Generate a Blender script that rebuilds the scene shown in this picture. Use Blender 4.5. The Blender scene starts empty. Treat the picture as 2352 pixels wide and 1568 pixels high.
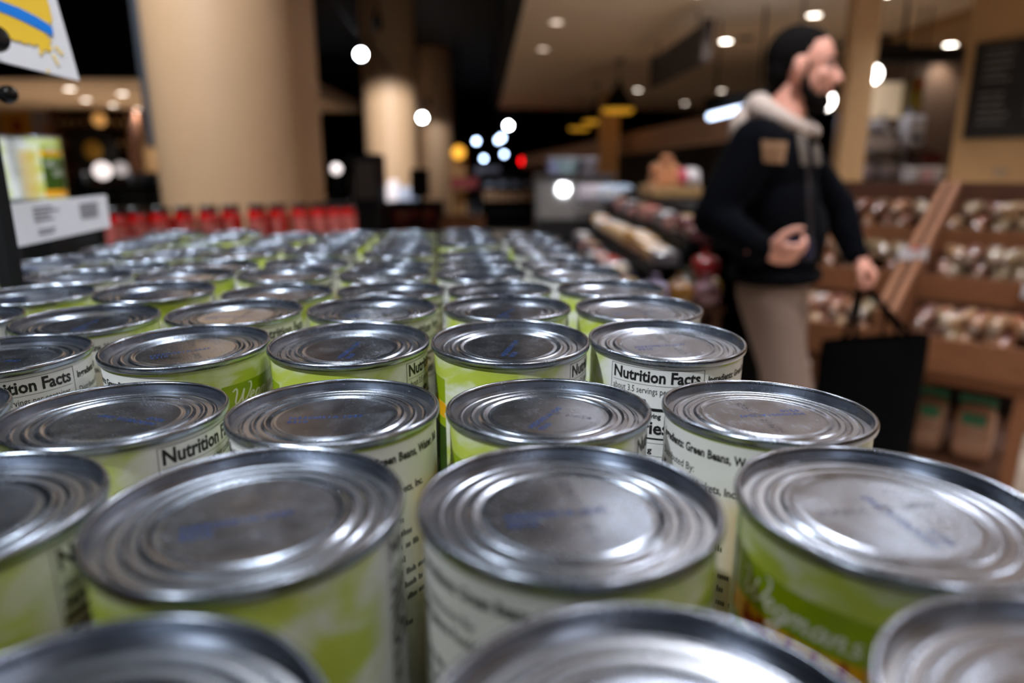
import bpy, bmesh, math, random
from mathutils import Vector, Matrix, Euler
random.seed(7)
R = math.radians
SC = bpy.context.scene
COL = SC.collection

# ------------------------------------------------------------------ camera
PITCH = R(14.13)
FPX = 1568.0
CAMZ = 1.30
cam = bpy.data.cameras.new('camera')
cam.lens = 24.0
cam.sensor_width = 36.0
cam.clip_start = 0.01
cam.clip_end = 200
cam.dof.use_dof = True
cam.dof.focus_distance = 0.285
cam.dof.aperture_fstop = 4.7
camo = bpy.data.objects.new('camera', cam)
COL.objects.link(camo)
camo.location = (0, 0, CAMZ)
camo.rotation_euler = (math.pi / 2 - PITCH, 0, 0)
SC.camera = camo

# ------------------------------------------------------------------ world / colour management
w = bpy.data.worlds.new('world')
SC.world = w
w.use_nodes = True
w.node_tree.nodes['Background'].inputs[0].default_value = (0.05, 0.045, 0.04, 1)
w.node_tree.nodes['Background'].inputs[1].default_value = 0.3
vs = SC.view_settings
vs.view_transform = 'Standard'
vs.look = 'None'
vs.gamma = 1.0
vs.use_curve_mapping = False
vs.exposure = 0.0
SC.cycles.use_denoising = True
SC.cycles.max_bounces = 5
SC.cycles.diffuse_bounces = 3
SC.cycles.glossy_bounces = 3
SC.cycles.adaptive_threshold = 0.12
SC.cycles.sample_clamp_indirect = 4.0

# ------------------------------------------------------------------ pixel helpers (frame 2352 x 1568)
CP, SP = math.cos(PITCH), math.sin(PITCH)
def ray(px, py):
    a, b = (px - 1176) / FPX, (784 - py) / FPX
    return Vector((a, CP + b * SP, -SP + b * CP))
def at(px, py, Y):
    d = ray(px, py)
    t = Y / d.y
    return Vector((d.x * t, Y, CAMZ + d.z * t))
def atz(px, py, z):
    d = ray(px, py)
    t = (z - CAMZ) / d.z
    return Vector((d.x * t, d.y * t, z))

# ------------------------------------------------------------------ materials
def lin(c):
    o = []
    for x in c:
        x /= 255.0
        o.append(x / 12.92 if x <= 0.04045 else ((x + 0.055) / 1.055) ** 2.4)
    return tuple(o)
MATS = {}
def M(name, rgb, rough=0.6, metal=0.0, var=0.12, scale=30.0, bump=0.0, coat=0.0, emit=0.0, stretch=(1, 1, 1), spec=0.5):
    """plain procedural material: noise-varied base colour, optional fine relief"""
    if name in MATS:
        return MATS[name]
    m = bpy.data.materials.new(name)
    m.use_nodes = True
    nt = m.node_tree
    b = nt.nodes['Principled BSDF']
    c = lin(rgb)
    tc = nt.nodes.new('ShaderNodeTexCoord')
    mp = nt.nodes.new('ShaderNodeMapping')
    mp.inputs['Scale'].default_value = stretch
    nt.links.new(tc.outputs['Object'], mp.inputs['Vector'])
    nz = nt.nodes.new('ShaderNodeTexNoise')
    nz.inputs['Scale'].default_value = scale
    nz.inputs['Detail'].default_value = 4
    nt.links.new(mp.outputs['Vector'], nz.inputs['Vector'])
    mx = nt.nodes.new('ShaderNodeMix')
    mx.data_type = 'RGBA'
    mx.inputs[6].default_value = tuple(x * (1 - var) for x in c) + (1,)
    mx.inputs[7].default_value = tuple(min(1, x * (1 + var)) for x in c) + (1,)
    nt.links.new(nz.outputs['Fac'], mx.inputs[0])
    nt.links.new(mx.outputs[2], b.inputs['Base Color'])
    b.inputs['Roughness'].default_value = rough
    b.inputs['Metallic'].default_value = metal
    b.inputs['Specular IOR Level'].default_value = spec
    b.inputs['Coat Weight'].default_value = coat
    b.inputs['Coat Roughness'].default_value = 0.12
    if bump:
        bp = nt.nodes.new('ShaderNodeBump')
        bp.inputs['Strength'].default_value = bump
        bp.inputs['Distance'].default_value = 0.01
        nt.links.new(nz.outputs['Fac'], bp.inputs['Height'])
        nt.links.new(bp.outputs['Normal'], b.inputs['Normal'])
    if emit:
        b.inputs['Emission Color'].default_value = c + (1,)
        b.inputs['Emission Strength'].default_value = emit
    if emit > 1.5: m.cycles.emission_sampling = 'NONE'      # lamps that carry their own spot light
    MATS[name] = m
    return m

class NT:
    """tiny node helper for the richer materials"""
    def __init__(s, name):
        s.m = bpy.data.materials.new(name); s.m.use_nodes = True
        s.t = s.m.node_tree; s.b = s.t.nodes['Principled BSDF']
    def n(s, typ, **kw):
        x = s.t.nodes.new(typ)
        for k, v in kw.items(): setattr(x, k, v)
        return x
    def l(s, a, b): s.t.links.new(a, b)
    def math(s, op, a, b=None, c=None):
        x = s.n('ShaderNodeMath', operation=op)
        for i, v in enumerate((a, b, c)):
            if v is None: continue
            if isinstance(v, (int, float)): x.inputs[i].default_value = v
            else: s.l(v, x.inputs[i])
        return x.outputs[0]
    def step(s, v, e0, e1):
        x = s.n('ShaderNodeMapRange', interpolation_type='SMOOTHSTEP')
        s.l(v, x.inputs[0])
        x.inputs[1].default_value = e0; x.inputs[2].default_value = e1
        return x.outputs[0]
    def rng(s, v, a, b, soft):
        return s.math('MULTIPLY', s.step(v, a - soft, a + soft), s.math('SUBTRACT', 1.0, s.step(v, b - soft, b + soft)))
    def mix(s, f, a, b):
        x = s.n('ShaderNodeMix', data_type='RGBA')
        if isinstance(f, (int, float)): x.inputs[0].default_value = f
        else: s.l(f, x.inputs[0])
        for i, v in ((6, a), (7, b)):
            if isinstance(v, tuple): x.inputs[i].default_value = v + (1,) if len(v) == 3 else v
            else: s.l(v, x.inputs[i])
        return x.outputs[2]

def make_lid_material():
    k = NT('tinplate_lid')
    tc = k.n('ShaderNodeTexCoord'); oi = k.n('ShaderNodeObjectInfo')
    ad = k.n('ShaderNodeVectorMath', operation='ADD'); k.l(tc.outputs['Object'], ad.inputs[0])
    sc = k.n('ShaderNodeVectorMath', operation='SCALE'); sc.inputs[0].default_value = (3.1, 5.7, 1.3); k.l(oi.outputs['Random'], sc.inputs[3]); k.l(sc.outputs[0], ad.inputs[1])
    mp = k.n('ShaderNodeMapping'); mp.inputs['Scale'].default_value = (260, 1500, 400); k.l(ad.outputs[0], mp.inputs['Vector'])
    nz = k.n('ShaderNodeTexNoise'); nz.inputs['Scale'].default_value = 1.0; nz.inputs['Detail'].default_value = 3; k.l(mp.outputs[0], nz.inputs['Vector'])
    bl = k.n('ShaderNodeTexNoise'); bl.inputs['Scale'].default_value = 90; bl.inputs['Detail'].default_value = 5; k.l(ad.outputs[0], bl.inputs['Vector'])
    sp = k.n('ShaderNodeTexNoise'); sp.inputs['Scale'].default_value = 1300; sp.inputs['Detail'].default_value = 2; k.l(ad.outputs[0], sp.inputs['Vector'])
    col = k.mix(bl.outputs['Fac'], lin((142, 150, 164)), lin((190, 198, 212)))
    dust = k.step(sp.outputs['Fac'], 0.68, 0.76)
    dust = k.math('MULTIPLY', dust, 0.5)
    k.l(k.mix(dust, col, lin((215, 210, 200))), k.b.inputs['Base Color'])
    k.l(k.math('SUBTRACT', 1.0, dust), k.b.inputs['Metallic'])
    r = k.math('MULTIPLY_ADD', bl.outputs['Fac'], 0.14, 0.13)
    k.l(k.math('MULTIPLY_ADD', nz.outputs['Fac'], 0.10, r), k.b.inputs['Roughness'])
    bp = k.n('ShaderNodeBump'); bp.inputs['Strength'].default_value = 0.05; bp.inputs['Distance'].default_value = 0.0005
    k.l(nz.outputs['Fac'], bp.inputs['Height']); k.l(bp.outputs['Normal'], k.b.inputs['Normal'])
    return k.m

def make_label_material():
    """paper label: u = angle round the can (deg), v = millimetres below the label's top edge"""
    k = NT('paper_label')
    uv = k.n('ShaderNodeUVMap'); uv.uv_map = 'UVMap'
    s = k.n('ShaderNodeSeparateXYZ'); k.l(uv.outputs[0], s.inputs[0])
    a = k.math('MULTIPLY', s.outputs[0], 360.0)
    d = k.math('MULTIPLY', s.outputs[1], 103.0)
    tc = k.n('ShaderNodeTexCoord')
    nz = k.n('ShaderNodeTexNoise'); nz.inputs['Scale'].default_value = 38; nz.inputs['Detail'].default_value = 5; nz.inputs['Roughness'].default_value = 0.55; nz.inputs['Distortion'].default_value = 0.8
    mp = k.n('ShaderNodeMapping'); mp.inputs['Scale'].default_value = (1, 1, 1.6); k.l(tc.outputs['Object'], mp.inputs[0]); k.l(mp.outputs[0], nz.inputs['Vector'])
    nz2 = k.n('ShaderNodeTexNoise'); nz2.inputs['Scale'].default_value = 110; nz2.inputs['Detail'].default_value = 4; k.l(tc.outputs['Object'], nz2.inputs['Vector'])
    wash = k.step(nz.outputs['Fac'], 0.40, 0.66)
    lime = k.mix(nz2.outputs['Fac'], lin((188, 208, 52)), lin((208, 220, 104)))
    base = k.mix(wash, lime, lin((238, 241, 226)))
    # white text field, lime edge at its top
    wf = k.rng(a, 172, 332, 9)
    base = k.mix(wf, base, lin((240, 240, 238)))
    edge = k.math('MULTIPLY', k.rng(a, 262, 335, 6), k.math('SUBTRACT', 1.0, k.step(d, 0.6, 1.2)))
    base = k.mix(edge, base, lin((190, 205, 60)))
    # yellow-orange photo wash under the ingredients
    ph = k.math('MULTIPLY', k.rng(a, 306, 352, 14), k.step(d, 14, 26))
    base = k.mix(k.math('MULTIPLY', ph, 0.75), base, k.mix(nz.outputs['Fac'], lin((236, 160, 30)), lin((225, 225, 130))))
    # front panel
    front = k.rng(a, 4, 78, 0.6)
    g = k.mix(nz.outputs['Fac'], lin((112, 158, 8)), lin((176, 190, 10)))
    base = k.mix(k.math('MULTIPLY', front, k.rng(d, 9.8, 21.5, 0.15)), base, g)
    zig = k.math('ADD', a, k.math('MULTIPLY', k.math('PINGPONG', d, 3.0), 1.6))
    base = k.mix(k.math('MULTIPLY', k.rng(zig, 3, 81, 0.6), k.rng(d, 21.5, 29, 0.15)), base, k.mix(nz2.outputs['Fac'], lin((240, 150, 10)), lin((252, 205, 20))))
    base = k.mix(k.math('MULTIPLY', front, k.rng(d, 29, 33.5, 0.15)), base, g)
    base = k.mix(k.math('MULTIPLY', front, k.rng(d, 33.5, 88, 0.15)), base, k.mix(nz.outputs['Fac'], lin((30, 56, 4)), lin((62, 92, 14))))
    base = k.mix(k.math('MULTIPLY', k.rng(a, 0, 84, 1.5), k.rng(d, 88, 99, 0.3)), base, lin((240, 165, 25)))
    k.l(base, k.b.inputs['Base Color'])
    k.b.inputs['Roughness'].default_value = 0.38
    k.b.inputs['Coat Weight'].default_value = 0.25
    k.b.inputs['Coat Roughness'].default_value = 0.15
    wr = k.n('ShaderNodeTexNoise'); wr.inputs['Scale'].default_value = 60; k.l(mp.outputs[0], wr.inputs['Vector'])
    bp = k.n('ShaderNodeBump'); bp.inputs['Strength'].default_value = 0.12; bp.inputs['Distance'].default_value = 0.003
    k.l(wr.outputs['Fac'], bp.inputs['Height']); k.l(bp.outputs['Normal'], k.b.inputs['Normal'])
    return k.m

# ------------------------------------------------------------------ mesh builder
class MB:
    def __init__(s): s.v = []; s.f = []; s.uv = None
    def add(s, vs_, fs):
        o = len(s.v); s.v += [tuple(x) for x in vs_]; s.f += [tuple(i + o for i in f) for f in fs]; return s
    def box(s, c, sz, rot=None, taper=1.0, ch=0.0):
        x, y, z = (q / 2 for q in sz); c = Vector(c)
        if ch:
            pts = []
            for sx in (-1, 1):
                for sy in (-1, 1):
                    for sz_ in (-1, 1):
                        for k in range(3):
                            p = [sx * (x - ch), sy * (y - ch), sz_ * (z - ch)]
                            p[k] += (sx, sy, sz_)[k] * ch
                            pts.append(p)
            bm = bmesh.new()
            for p in pts: bm.verts.new(p)
            bmesh.ops.convex_hull(bm, input=bm.verts)
            bm.verts.ensure_lookup_table(); bm.verts.index_update()
            P = [v.co.copy() for v in bm.verts]; F = [[v.index for v in f.verts] for f in bm.faces]; bm.free()
        else:
            P = [Vector((sx * x * (taper if sz_ > 0 else 1), sy * y * (taper if sz_ > 0 else 1), sz_ * z)) for sz_ in (-1, 1) for sy in (-1, 1) for sx in (-1, 1)]
            F = [(0, 2, 3, 1), (4, 5, 7, 6), (0, 1, 5, 4), (2, 6, 7, 3), (0, 4, 6, 2), (1, 3, 7, 5)]
        if rot is not None:
            P = [rot @ p for p in P]
        return s.add([p + c for p in P], F)
    def bx(s, a, b, ch=0.0):
        a, b = Vector(a), Vector(b)
        return s.box((a + b) / 2, [abs(q) for q in (b - a)], ch=ch)
    def lathe(s, prof, n=48, c=(0, 0, 0), rot=None, caps=True):
        c = Vector(c); P = []; F = []
        for r, z in prof:
            for i in range(n):
                t = 2 * math.pi * i / n
                p = Vector((r * math.cos(t), r * math.sin(t), z))
                if rot is not None: p = rot @ p
                P.append(p + c)
        for j in range(len(prof) - 1):
            for i in range(n):
                F.append((j * n + i, j * n + (i + 1) % n, (j + 1) * n + (i + 1) % n, (j + 1) * n + i))
        if caps: F.append(tuple(reversed(range(n)))); F.append(tuple((len(prof) - 1) * n + i for i in range(n)))
        return s.add(P, F)
    def tube(s, pts, r, n=8, cap=True):
        pts = [Vector(p) for p in pts]; P = []; F = []
        rs = r if isinstance(r, (list, tuple)) else [r] * len(pts)
        prev = None
        for i, p in enumerate(pts):
            t = (pts[min(i + 1, len(pts) - 1)] - pts[max(i - 1, 0)]).normalized()
            a = t.orthogonal().normalized() if prev is None else (prev - t * prev.dot(t)).normalized()
            prev = a; b = t.cross(a)
            for k in range(n):
                q = 2 * math.pi * k / n
                P.append(p + (a * math.cos(q) + b * math.sin(q)) * rs[i])
        for i in range(len(pts) - 1):
            for k in range(n):
                F.append((i * n + k, i * n + (k + 1) % n, (i + 1) * n + (k + 1) % n, (i + 1) * n + k))
        if cap:
            F.append(tuple(reversed(range(n)))); F.append(tuple((len(pts) - 1) * n + k for k in range(n)))
        return s.add(P, F)
    def prism(s, poly, off):
        """closed prism: polygon (3-D points) swept by off"""
        poly = [Vector(p) for p in poly]; off = Vector(off); n = len(poly)
        F = [tuple(range(n)), tuple(reversed(range(n, 2 * n)))]
        F += [(i, i + n, (i + 1) % n + n, (i + 1) % n) for i in range(n)]
        return s.add(poly + [p + off for p in poly], F)
    def blob(s, c, r, e=0.6, nu=14, nv=9, rot=None, lump=0.0, seed=0):
        """rounded super-ellipsoid (loaf, bag, cushion)"""
        rnd = random.Random(seed); c = Vector(c); P = []; F = []
        sg = lambda x, q: math.copysign(abs(x) ** q, x)
        ph = [rnd.uniform(0, 6.28) for _ in range(4)]
        for j in range(nv + 1):
            v = -math.pi / 2 + math.pi * j / nv
            for i in range(nu):
                u = 2 * math.pi * i / nu
                k = 1 + lump * (math.sin(3 * u + ph[0]) * math.cos(2 * v + ph[1]) + 0.6 * math.sin(5 * v + 2 * u + ph[2]))
                p = Vector((r[0] * sg(math.cos(v), e) * sg(math.cos(u), e) * k, r[1] * sg(math.cos(v), e) * sg(math.sin(u), e) * k, r[2] * sg(math.sin(v), e) * k))
                if rot is not None: p = rot @ p
                P.append(p + c)
        for j in range(nv):
            for i in range(nu):
                F.append((j * nu + i, j * nu + (i + 1) % nu, (j + 1) * nu + (i + 1) % nu, (j + 1) * nu + i))
        return s.add(P, F)
    def mesh(s, name, mat, smooth=False):
        me = bpy.data.meshes.new(name)
        me.from_pydata([tuple(v) for v in s.v], [], s.f)
        bm = bmesh.new(); bm.from_mesh(me)
        bmesh.ops.remove_doubles(bm, verts=bm.verts, dist=1e-7)
        bmesh.ops.recalc_face_normals(bm, faces=bm.faces)
        bm.to_mesh(me); bm.free()
        if mat: me.materials.append(mat)
        if smooth:
            me.polygons.foreach_set('use_smooth', [True] * len(me.polygons))
            if smooth != 'all':
                try: me.set_sharp_from_angle(angle=R(38))
                except Exception: pass
        return me
    def build(s, name, mat, parent=None, smooth=False, loc=None):
        o = bpy.data.objects.new(name, s.mesh(name, mat, smooth)); COL.objects.link(o)
        if loc is not None: o.location = loc
        if parent is not None: o.parent = parent
        return o

def link(name, me, parent=None, loc=None):
    o = bpy.data.objects.new(name, me); COL.objects.link(o)
    if parent is not None: o.parent = parent
    if loc is not None: o.location = loc
    return o
def tag(o, label=None, cat=None, group=None, kind=None):
    if label: o['label'] = label
    if cat: o['category'] = cat
    if group: o['group'] = group
    if kind: o['kind'] = kind
    return o
def thing(name, label, cat, loc=(0, 0, 0), rz=0.0, group=None):
    o = bpy.data.objects.new(name, None); COL.objects.link(o)
    o.empty_display_size = 0.05
    o.location = loc; o.rotation_euler = (0, 0, rz)
    return tag(o, label, cat, group)
def copy_tree(o, parent=None):
    c = o.copy(); COL.objects.link(c); c.parent = parent
    for ch in o.children: copy_tree(ch, c)
    return c
def struct(name, mb, mat, smooth=False):
    return tag(mb.build(name, mat, smooth=smooth), kind='structure')
def rotm(x=0, y=0, z=0): return Euler((x, y, z)).to_matrix()
def text_mesh(txt, size, bold=0.0, shear=0.0, align='LEFT', sx=1.0):
    cu = bpy.data.curves.new('t', 'FONT'); cu.body = txt; cu.size = size; cu.offset = bold; cu.shear = shear; cu.align_x = align; cu.resolution_u = 2
    ob = bpy.data.objects.new('t', cu); COL.objects.link(ob)
    dg = bpy.context.evaluated_depsgraph_get()
    me = bpy.data.meshes.new_from_object(ob.evaluated_get(dg))
    V = [(v.co.x * sx, v.co.y) for v in me.vertices]; F = [tuple(p.vertices) for p in me.polygons]
    bpy.data.objects.remove(ob); bpy.data.curves.remove(cu); bpy.data.meshes.remove(me)
    return V, F

def spot(name, loc, target, power, size=60, blend=0.6, radius=0.05, col=(1, 0.95, 0.88), parent=None):
    l = bpy.data.lights.new(name, 'SPOT'); l.energy = power; l.spot_size = R(size); l.spot_blend = blend; l.shadow_soft_size = radius; l.color = col
    o = bpy.data.objects.new(name, l); COL.objects.link(o); o.location = loc
    o.rotation_euler = (Vector(target) - Vector(loc)).to_track_quat('-Z', 'Y').to_euler()
    if parent is not None:
        o.parent = parent; o.matrix_parent_inverse = parent.matrix_world.inverted()
    return o
def wb(mb, name, mat, parent, smooth=False):
    """build a part whose coordinates were given in world space, under an unrotated parent"""
    q = parent; off = Vector((0, 0, 0))
    while q is not None: off += Vector(q.location); q = q.parent
    mb.v = [tuple(Vector(v) - off) for v in mb.v]
    return mb.build(name, mat, parent, smooth)

# ------------------------------------------------------------------ colours of the place
CEIL_Z, SOF_Z = 4.4, 2.9
m_black = M('black_paint', (9, 9, 9), 0.8, spec=0.2)
m_ceil = M('dark_ceiling_paint', (26, 22, 20), 0.85)
m_soffit = M('tan_soffit_paint', (240, 214, 182), 0.8, var=0.05, scale=3)
m_tan = M('tan_wall_paint', (192, 154, 108), 0.7, var=0.06, scale=3)
m_pillar = M('beige_pillar_paint', (205, 166, 128), 0.55, var=0.04, scale=4)
m_floor = M('grey_brown_floor', (216, 200, 182), 0.5, var=0.15, scale=6)
m_wood = M('oak_wood', (138, 88, 54), 0.7, var=0.3, scale=14, stretch=(1, 1, 7), bump=0.1)
m_wood_d = M('dark_oak_wood', (88, 52, 30), 0.7, var=0.3, scale=14, stretch=(1, 1, 7), bump=0.1)
m_dkgrey = M('dark_grey_metal', (52, 54, 60), 0.45, 0.3)
m_steel = M('brushed_steel', (170, 172, 178), 0.3, 1.0)
m_white = M('white_card', (236, 235, 240), 0.5, var=0.03)
m_bulb = M('cool_lamp_glass', (240, 247, 255), 0.4, emit=60)
m_bulb_n = M('lamp_glass', (255, 246, 232), 0.4, emit=22)
m_bulb_d = M('dim_lamp_glass', (255, 240, 224), 0.4, emit=11)
m_bulb_x = M('deep_lamp_glass', (255, 230, 210), 0.4, emit=2.2)

# ------------------------------------------------------------------ structure
struct('floor', MB().bx((-16, -7, -0.05), (12, 36, 0)), m_floor)
struct('ceiling', MB().bx((-16, -7, CEIL_Z), (12, 36, CEIL_Z + 0.1)), m_ceil)
def ex(y): return 0.12 - (y - 7.2) * 0.041          # left edge line of the tan soffit
sof = MB().prism([(ex(-7), -7, SOF_Z), (ex(19.4), 19.4, SOF_Z), (12, 21.0, SOF_Z), (12, -7, SOF_Z)], (0, 0, 0.35))
struct('ceiling_soffit', sof, m_soffit)
struct('trim_1', MB().prism([(ex(-7) - 0.10, -7, SOF_Z - 0.03), (ex(19.5) - 0.10, 19.5, SOF_Z - 0.03), (ex(19.5), 19.5, SOF_Z - 0.03), (ex(-7), -7, SOF_Z - 0.03)], (0, 0, CEIL_Z - SOF_Z + 0.03)), m_black)
struct('trim_2', MB().prism([(ex(19.4) - 0.1, 19.41, SOF_Z - 0.12), (12, 21.0, SOF_Z - 0.12), (12, 21.2, SOF_Z - 0.12), (ex(19.4) - 0.1, 19.6, SOF_Z - 0.12)], (0, 0, CEIL_Z - SOF_Z + 0.1)), m_black)
struct('ceiling_alcove', MB().bx((-16, 13.0, SOF_Z), (-4.4, 20.7, SOF_Z + 0.3)), m_soffit)
struct('trim_3', MB().bx((-16, 12.9, SOF_Z - 0.03), (-4.3, 13.0, CEIL_Z)), m_ceil)
struct('wall_left', MB().bx((-16.1, -7, 0), (-16, 36, CEIL_Z)), M('dark_brown_wall', (70, 50, 34), 0.8))
struct('wall_rear', MB().bx((-16, -7.1, 0), (12, -7, CEIL_Z)), M('mid_brown_wall', (58, 44, 34), 0.8))
struct('wall_back', MB().bx((-16, 36, 0), (12, 36.1, CEIL_Z)), M('black_back_wall', (24, 20, 18), 0.8))
struct('wall_alcove', MB().bx((-16, 20.5, 0), (-5.9, 20.7, SOF_Z)), m_tan)
# bakery on the right: tan wall that comes towards the camera, its end at a corner
bw = at(2192, 300, 6.6)
bA, bB = Vector((bw.x, 6.6, 0)), Vector((bw.x + 1.9, 4.2, 0))
dn = (bB - bA).normalized(); nrm = Vector((-dn.y, dn.x, 0)) * 0.18
struct('wall_bakery', MB().prism([bA, bB, bB + nrm, bA + nrm], (0, 0, SOF_Z)), m_tan)
struct('wall_right', MB().bx((12, -7, 0), (12.1, 36, CEIL_Z)), M('mid_brown_wall', (58, 44, 34), 0.8))
struct('wall_kitchen', MB().bx((4.35, 9.0, 0), (8, 9.15, SOF_Z)), M('kitchen_brown_wall', (92, 70, 54), 0.7))
hA = at(1985, 128, 6.5); hB = at(2205, 128, 6.5)
struct('lintel', MB().bx((hA.x, 6.45, hA.z - 0.05), (hB.x, 6.6, hA.z + 0.05)), m_black)
# lower bulkhead band that rises across the top right corner
q0, q1 = atz(2010, 118, SOF_Z - 0.14), atz(2352, 12, SOF_Z - 0.14)
dv = (q1 - q0); e0 = q0 - dv * 0.05; e1 = q1 + dv * 1.5
back = Vector((2.6, 1.6, 0))
struct('ceiling_bulkhead', MB().prism([e0, e1, e1 + back, e0 + back], (0, 0, 0.139)), m_tan)
# pillars
def pillar(name, px, Y, r):
    c = at(px, 400, Y)
    prof = [(r, 0.0), (r, 0.12), (r, CEIL_Z - 0.001)]
    mb = MB().lathe(prof, 64, (c.x, Y, 0))
    return struct(name, mb, m_pillar, smooth=True), c
pillar('pillar', 562, 4.2, 0.46)
struct('baseboard_pillar', MB().lathe([(0.475, 0), (0.475, 0.14), (0.462, 0.15)], 64, (at(562, 400, 4.2).x, 4.2, 0)), m_black, True)
pillar('pillar_mid', 903, 12.6, 0.46)
pillar('pillar_far', 1003, 19.5, 0.46)
pc = at(1950, 300, 5.2)
struct('column_bakery', MB().bx((pc.x - 0.09, 5.1, 0), (pc.x + 0.09, 5.22, SOF_Z)), m_tan)
fc = at(1398, 320, 11.5)
struct('column_deli', MB().bx((fc.x - 0.15, 11.4, 0), (fc.x + 0.15, 11.7, at(1398, 215, 11.5).z)), M('amber_column', (196, 146, 86), 0.6))

# ------------------------------------------------------------------ lamps
def downlight(px, py, z, mat, power, label, r=0.075, cone=100, col=(1, 0.93, 0.85)):
    p = atz(px, py, z) if isinstance(px, (int, float)) and py is not None else Vector(px)
    t = thing('downlight', label, 'ceiling light', (p.x, p.y, z), group='round recessed downlights')
    MB().lathe([(r * 0.92, -0.004), (r * 0.95, -0.009), (r * 1.25, -0.008), (r * 1.3, -0.001), (r * 1.3, 0.0)], 28).build('trim_ring', M('white_trim', (205, 190, 172), 0.5), t, True)
    MB().lathe([(r * 0.9, -0.0005), (r * 0.9, -0.005), (r * 0.6, -0.007)], 28).build('lens', mat, t)
    if power: spot('bulb', (0, 0, -0.03), (0, 0, -1), power, cone, 0.7, r * 0.8, col, t)
    return t
dl = [(1278, 50, 'x', 14), (1247, 112, 'x', 14), (1465, 206, 'd', 20), (1573, 237, 'd', 0), (1602, 257, 'd', 0), (1657, 208, 'd', 20),
      (1667, 94, 'n', 40), (1870, 34, 'd', 40), (2183, 102, 'n', 40), (2352, 56, 'n', 40), (2030, -14, 'n', 40)]
names_ = ['dim downlight alone near the dark soffit edge, upper of two', 'dim downlight near the dark soffit edge, lower of two', 'downlight just beside the black pendant lamp',
          'downlight below the hanging dark sign, left of a close pair', 'downlight below the hanging dark sign, right of a close pair', 'soft downlight beside the light strip behind the man',
          'bright oval downlight left of the man in the dark jacket', 'dim downlight on the soffit above the man', 'bright downlight over the corner beside the chalkboard',
          'bright downlight above the chalkboard at the picture edge', 'bright downlight at the top edge right of the tan post']
BM = {'n': m_bulb_n, 'd': m_bulb_d, 'x': m_bulb_x}
for (px, py, k, pw), nm in zip(dl, names_):
    zz_ = SOF_Z - 0.141 if px > 2100 else SOF_Z
    downlight(px, py, zz_, BM[k], pw, nm)
al = [(160, 204, 'first'), (197, 229, 'second'), (281, 215, 'third'), (260, 241, 'fourth'), (314, 251, 'fifth')]
for px, py, nm in al:
    downlight(px, py, SOF_Z, m_bulb_d, 210, nm + ' of five downlights over the far wine alcove, from the picture edge', r=0.11)
# unseen downlights, added to light the aisle and to glint in the can lids
for x, y, lb_ in [(0.70, -0.5, 'downlight over the camera, beside the soffit edge'), (0.72, 1.8, 'downlight over the near cans, beside the soffit edge'), (0.66, 3.7, 'second downlight along the soffit edge ahead of the camera'), (0.60, 5.6, 'third downlight along the soffit edge ahead of the camera'),
                  (2.15, -0.8, 'downlight over the bread racks behind the camera'), (2.1, 1.3, 'downlight beside the can display'), (2.1, 3.3, 'downlight over the man in the dark jacket'), (3.3, 4.4, 'downlight over the tan bakery post'), (1.75, 6.95, 'downlight just above the top of the picture'),
                  (4.2, 0.6, 'downlight over the nearer bread rack'), (4.2, 3.0, 'downlight over the chalkboard wall')]:
    downlight((x, y, SOF_Z), None, SOF_Z, m_bulb, (22 if y < 0 else 85), lb_, cone=88 if x < 1 and y > 2 else 125, col=(0.95, 0.96, 1.0))
def track_head(p, target, power, label, mat=None, size=55, r=0.055, col=(0.93, 0.96, 1.0), rad=0.05):
    """black cylinder spotlight on a yoke; p is the lens centre"""
    p, target = Vector(p), Vector(target)
    t = thing('track_spotlight', label, 'spotlight', (p.x, p.y, p.z), group='black track spotlights')
    d = (target - p).normalized()
    rt = d.to_track_quat('Z', 'Y').to_matrix()
    MB().lathe([(r * 0.7, -0.19), (r * 1.05, -0.17), (r * 1.12, -0.02), (r * 1.16, 0.012), (r * 1.02, 0.014), (r * 1.0, -0.004)], 24, rot=rt).build('housing', m_black, t, True)
    MB().lathe([(r * 0.99, -0.002), (r * 0.97, 0.004), (r * 0.5, 0.008)], 24, rot=rt).build('lens', mat or m_bulb, t)
    top = Vector((0, 0, 0.22)) - d * 0.09
    MB().tube([-d * 0.09, top * 0.6 + Vector((0, 0, 0.02)), top], 0.014, 8).build('yoke', m_black, t)
    if power: spot('bulb', d * 0.03, d, power, size, 0.5, rad, col, t)
    return t, p + top
TR = []
mid = at(905, 400, 12.6)
for px, py, Y, nm, tg, pw in [(829, 125, 9.5, 'bright track spotlight nearest the big pillar', None, 0), (970, 270, 17.5, 'track spotlight in front of the far pillars', None, 0),
                              (737, 218, 20, 'faint track spotlight touching the big pillar edge', None, 0), (1168, 288, 22, 'brightest starry track spotlight above the distant aisle', None, 0),
                              (1152, 316, 25, 'track spotlight just below the brightest one', None, 0), (1144, 322, 28, 'track spotlight second below the brightest one', None, 0),
                              (1094, 324, 28, 'lone track spotlight left of the distant cluster', None, 0), (1158, 354, 31, 'lower track spotlight of the distant cluster', None, 0), (1111, 364, 31, 'lowest track spotlight left of the distant cluster', None, 0)]:
    p = at(px, py, Y)
    tgt = tg or (0.0, 0.0, 1.2)
    mt = m_bulb if py in (125, 270, 288) else M('distant_lamp_glass', (190, 215, 255), 0.4, emit=16)
    t, a = track_head(p, tgt, pw, nm, mt, size=52, r=0.06 if Y < 15 else 0.085)
    TR.append(a)
for p, tg, pw, nm in [(at(868, 60, 9.2), (mid.x + 0.05, 12.3, 1.2), 620, 'dark track spotlight turned towards the lit pillar'), (at(985, 240, 17.0), (at(1003, 400, 19.5).x, 19.3, 1.4), 110, 'dark track spotlight turned towards the farthest pillar')]:
    track_head(p, tg, pw, nm, size=54, r=0.05)  # extra heads, added only to light the pillars
kp = []
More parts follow.
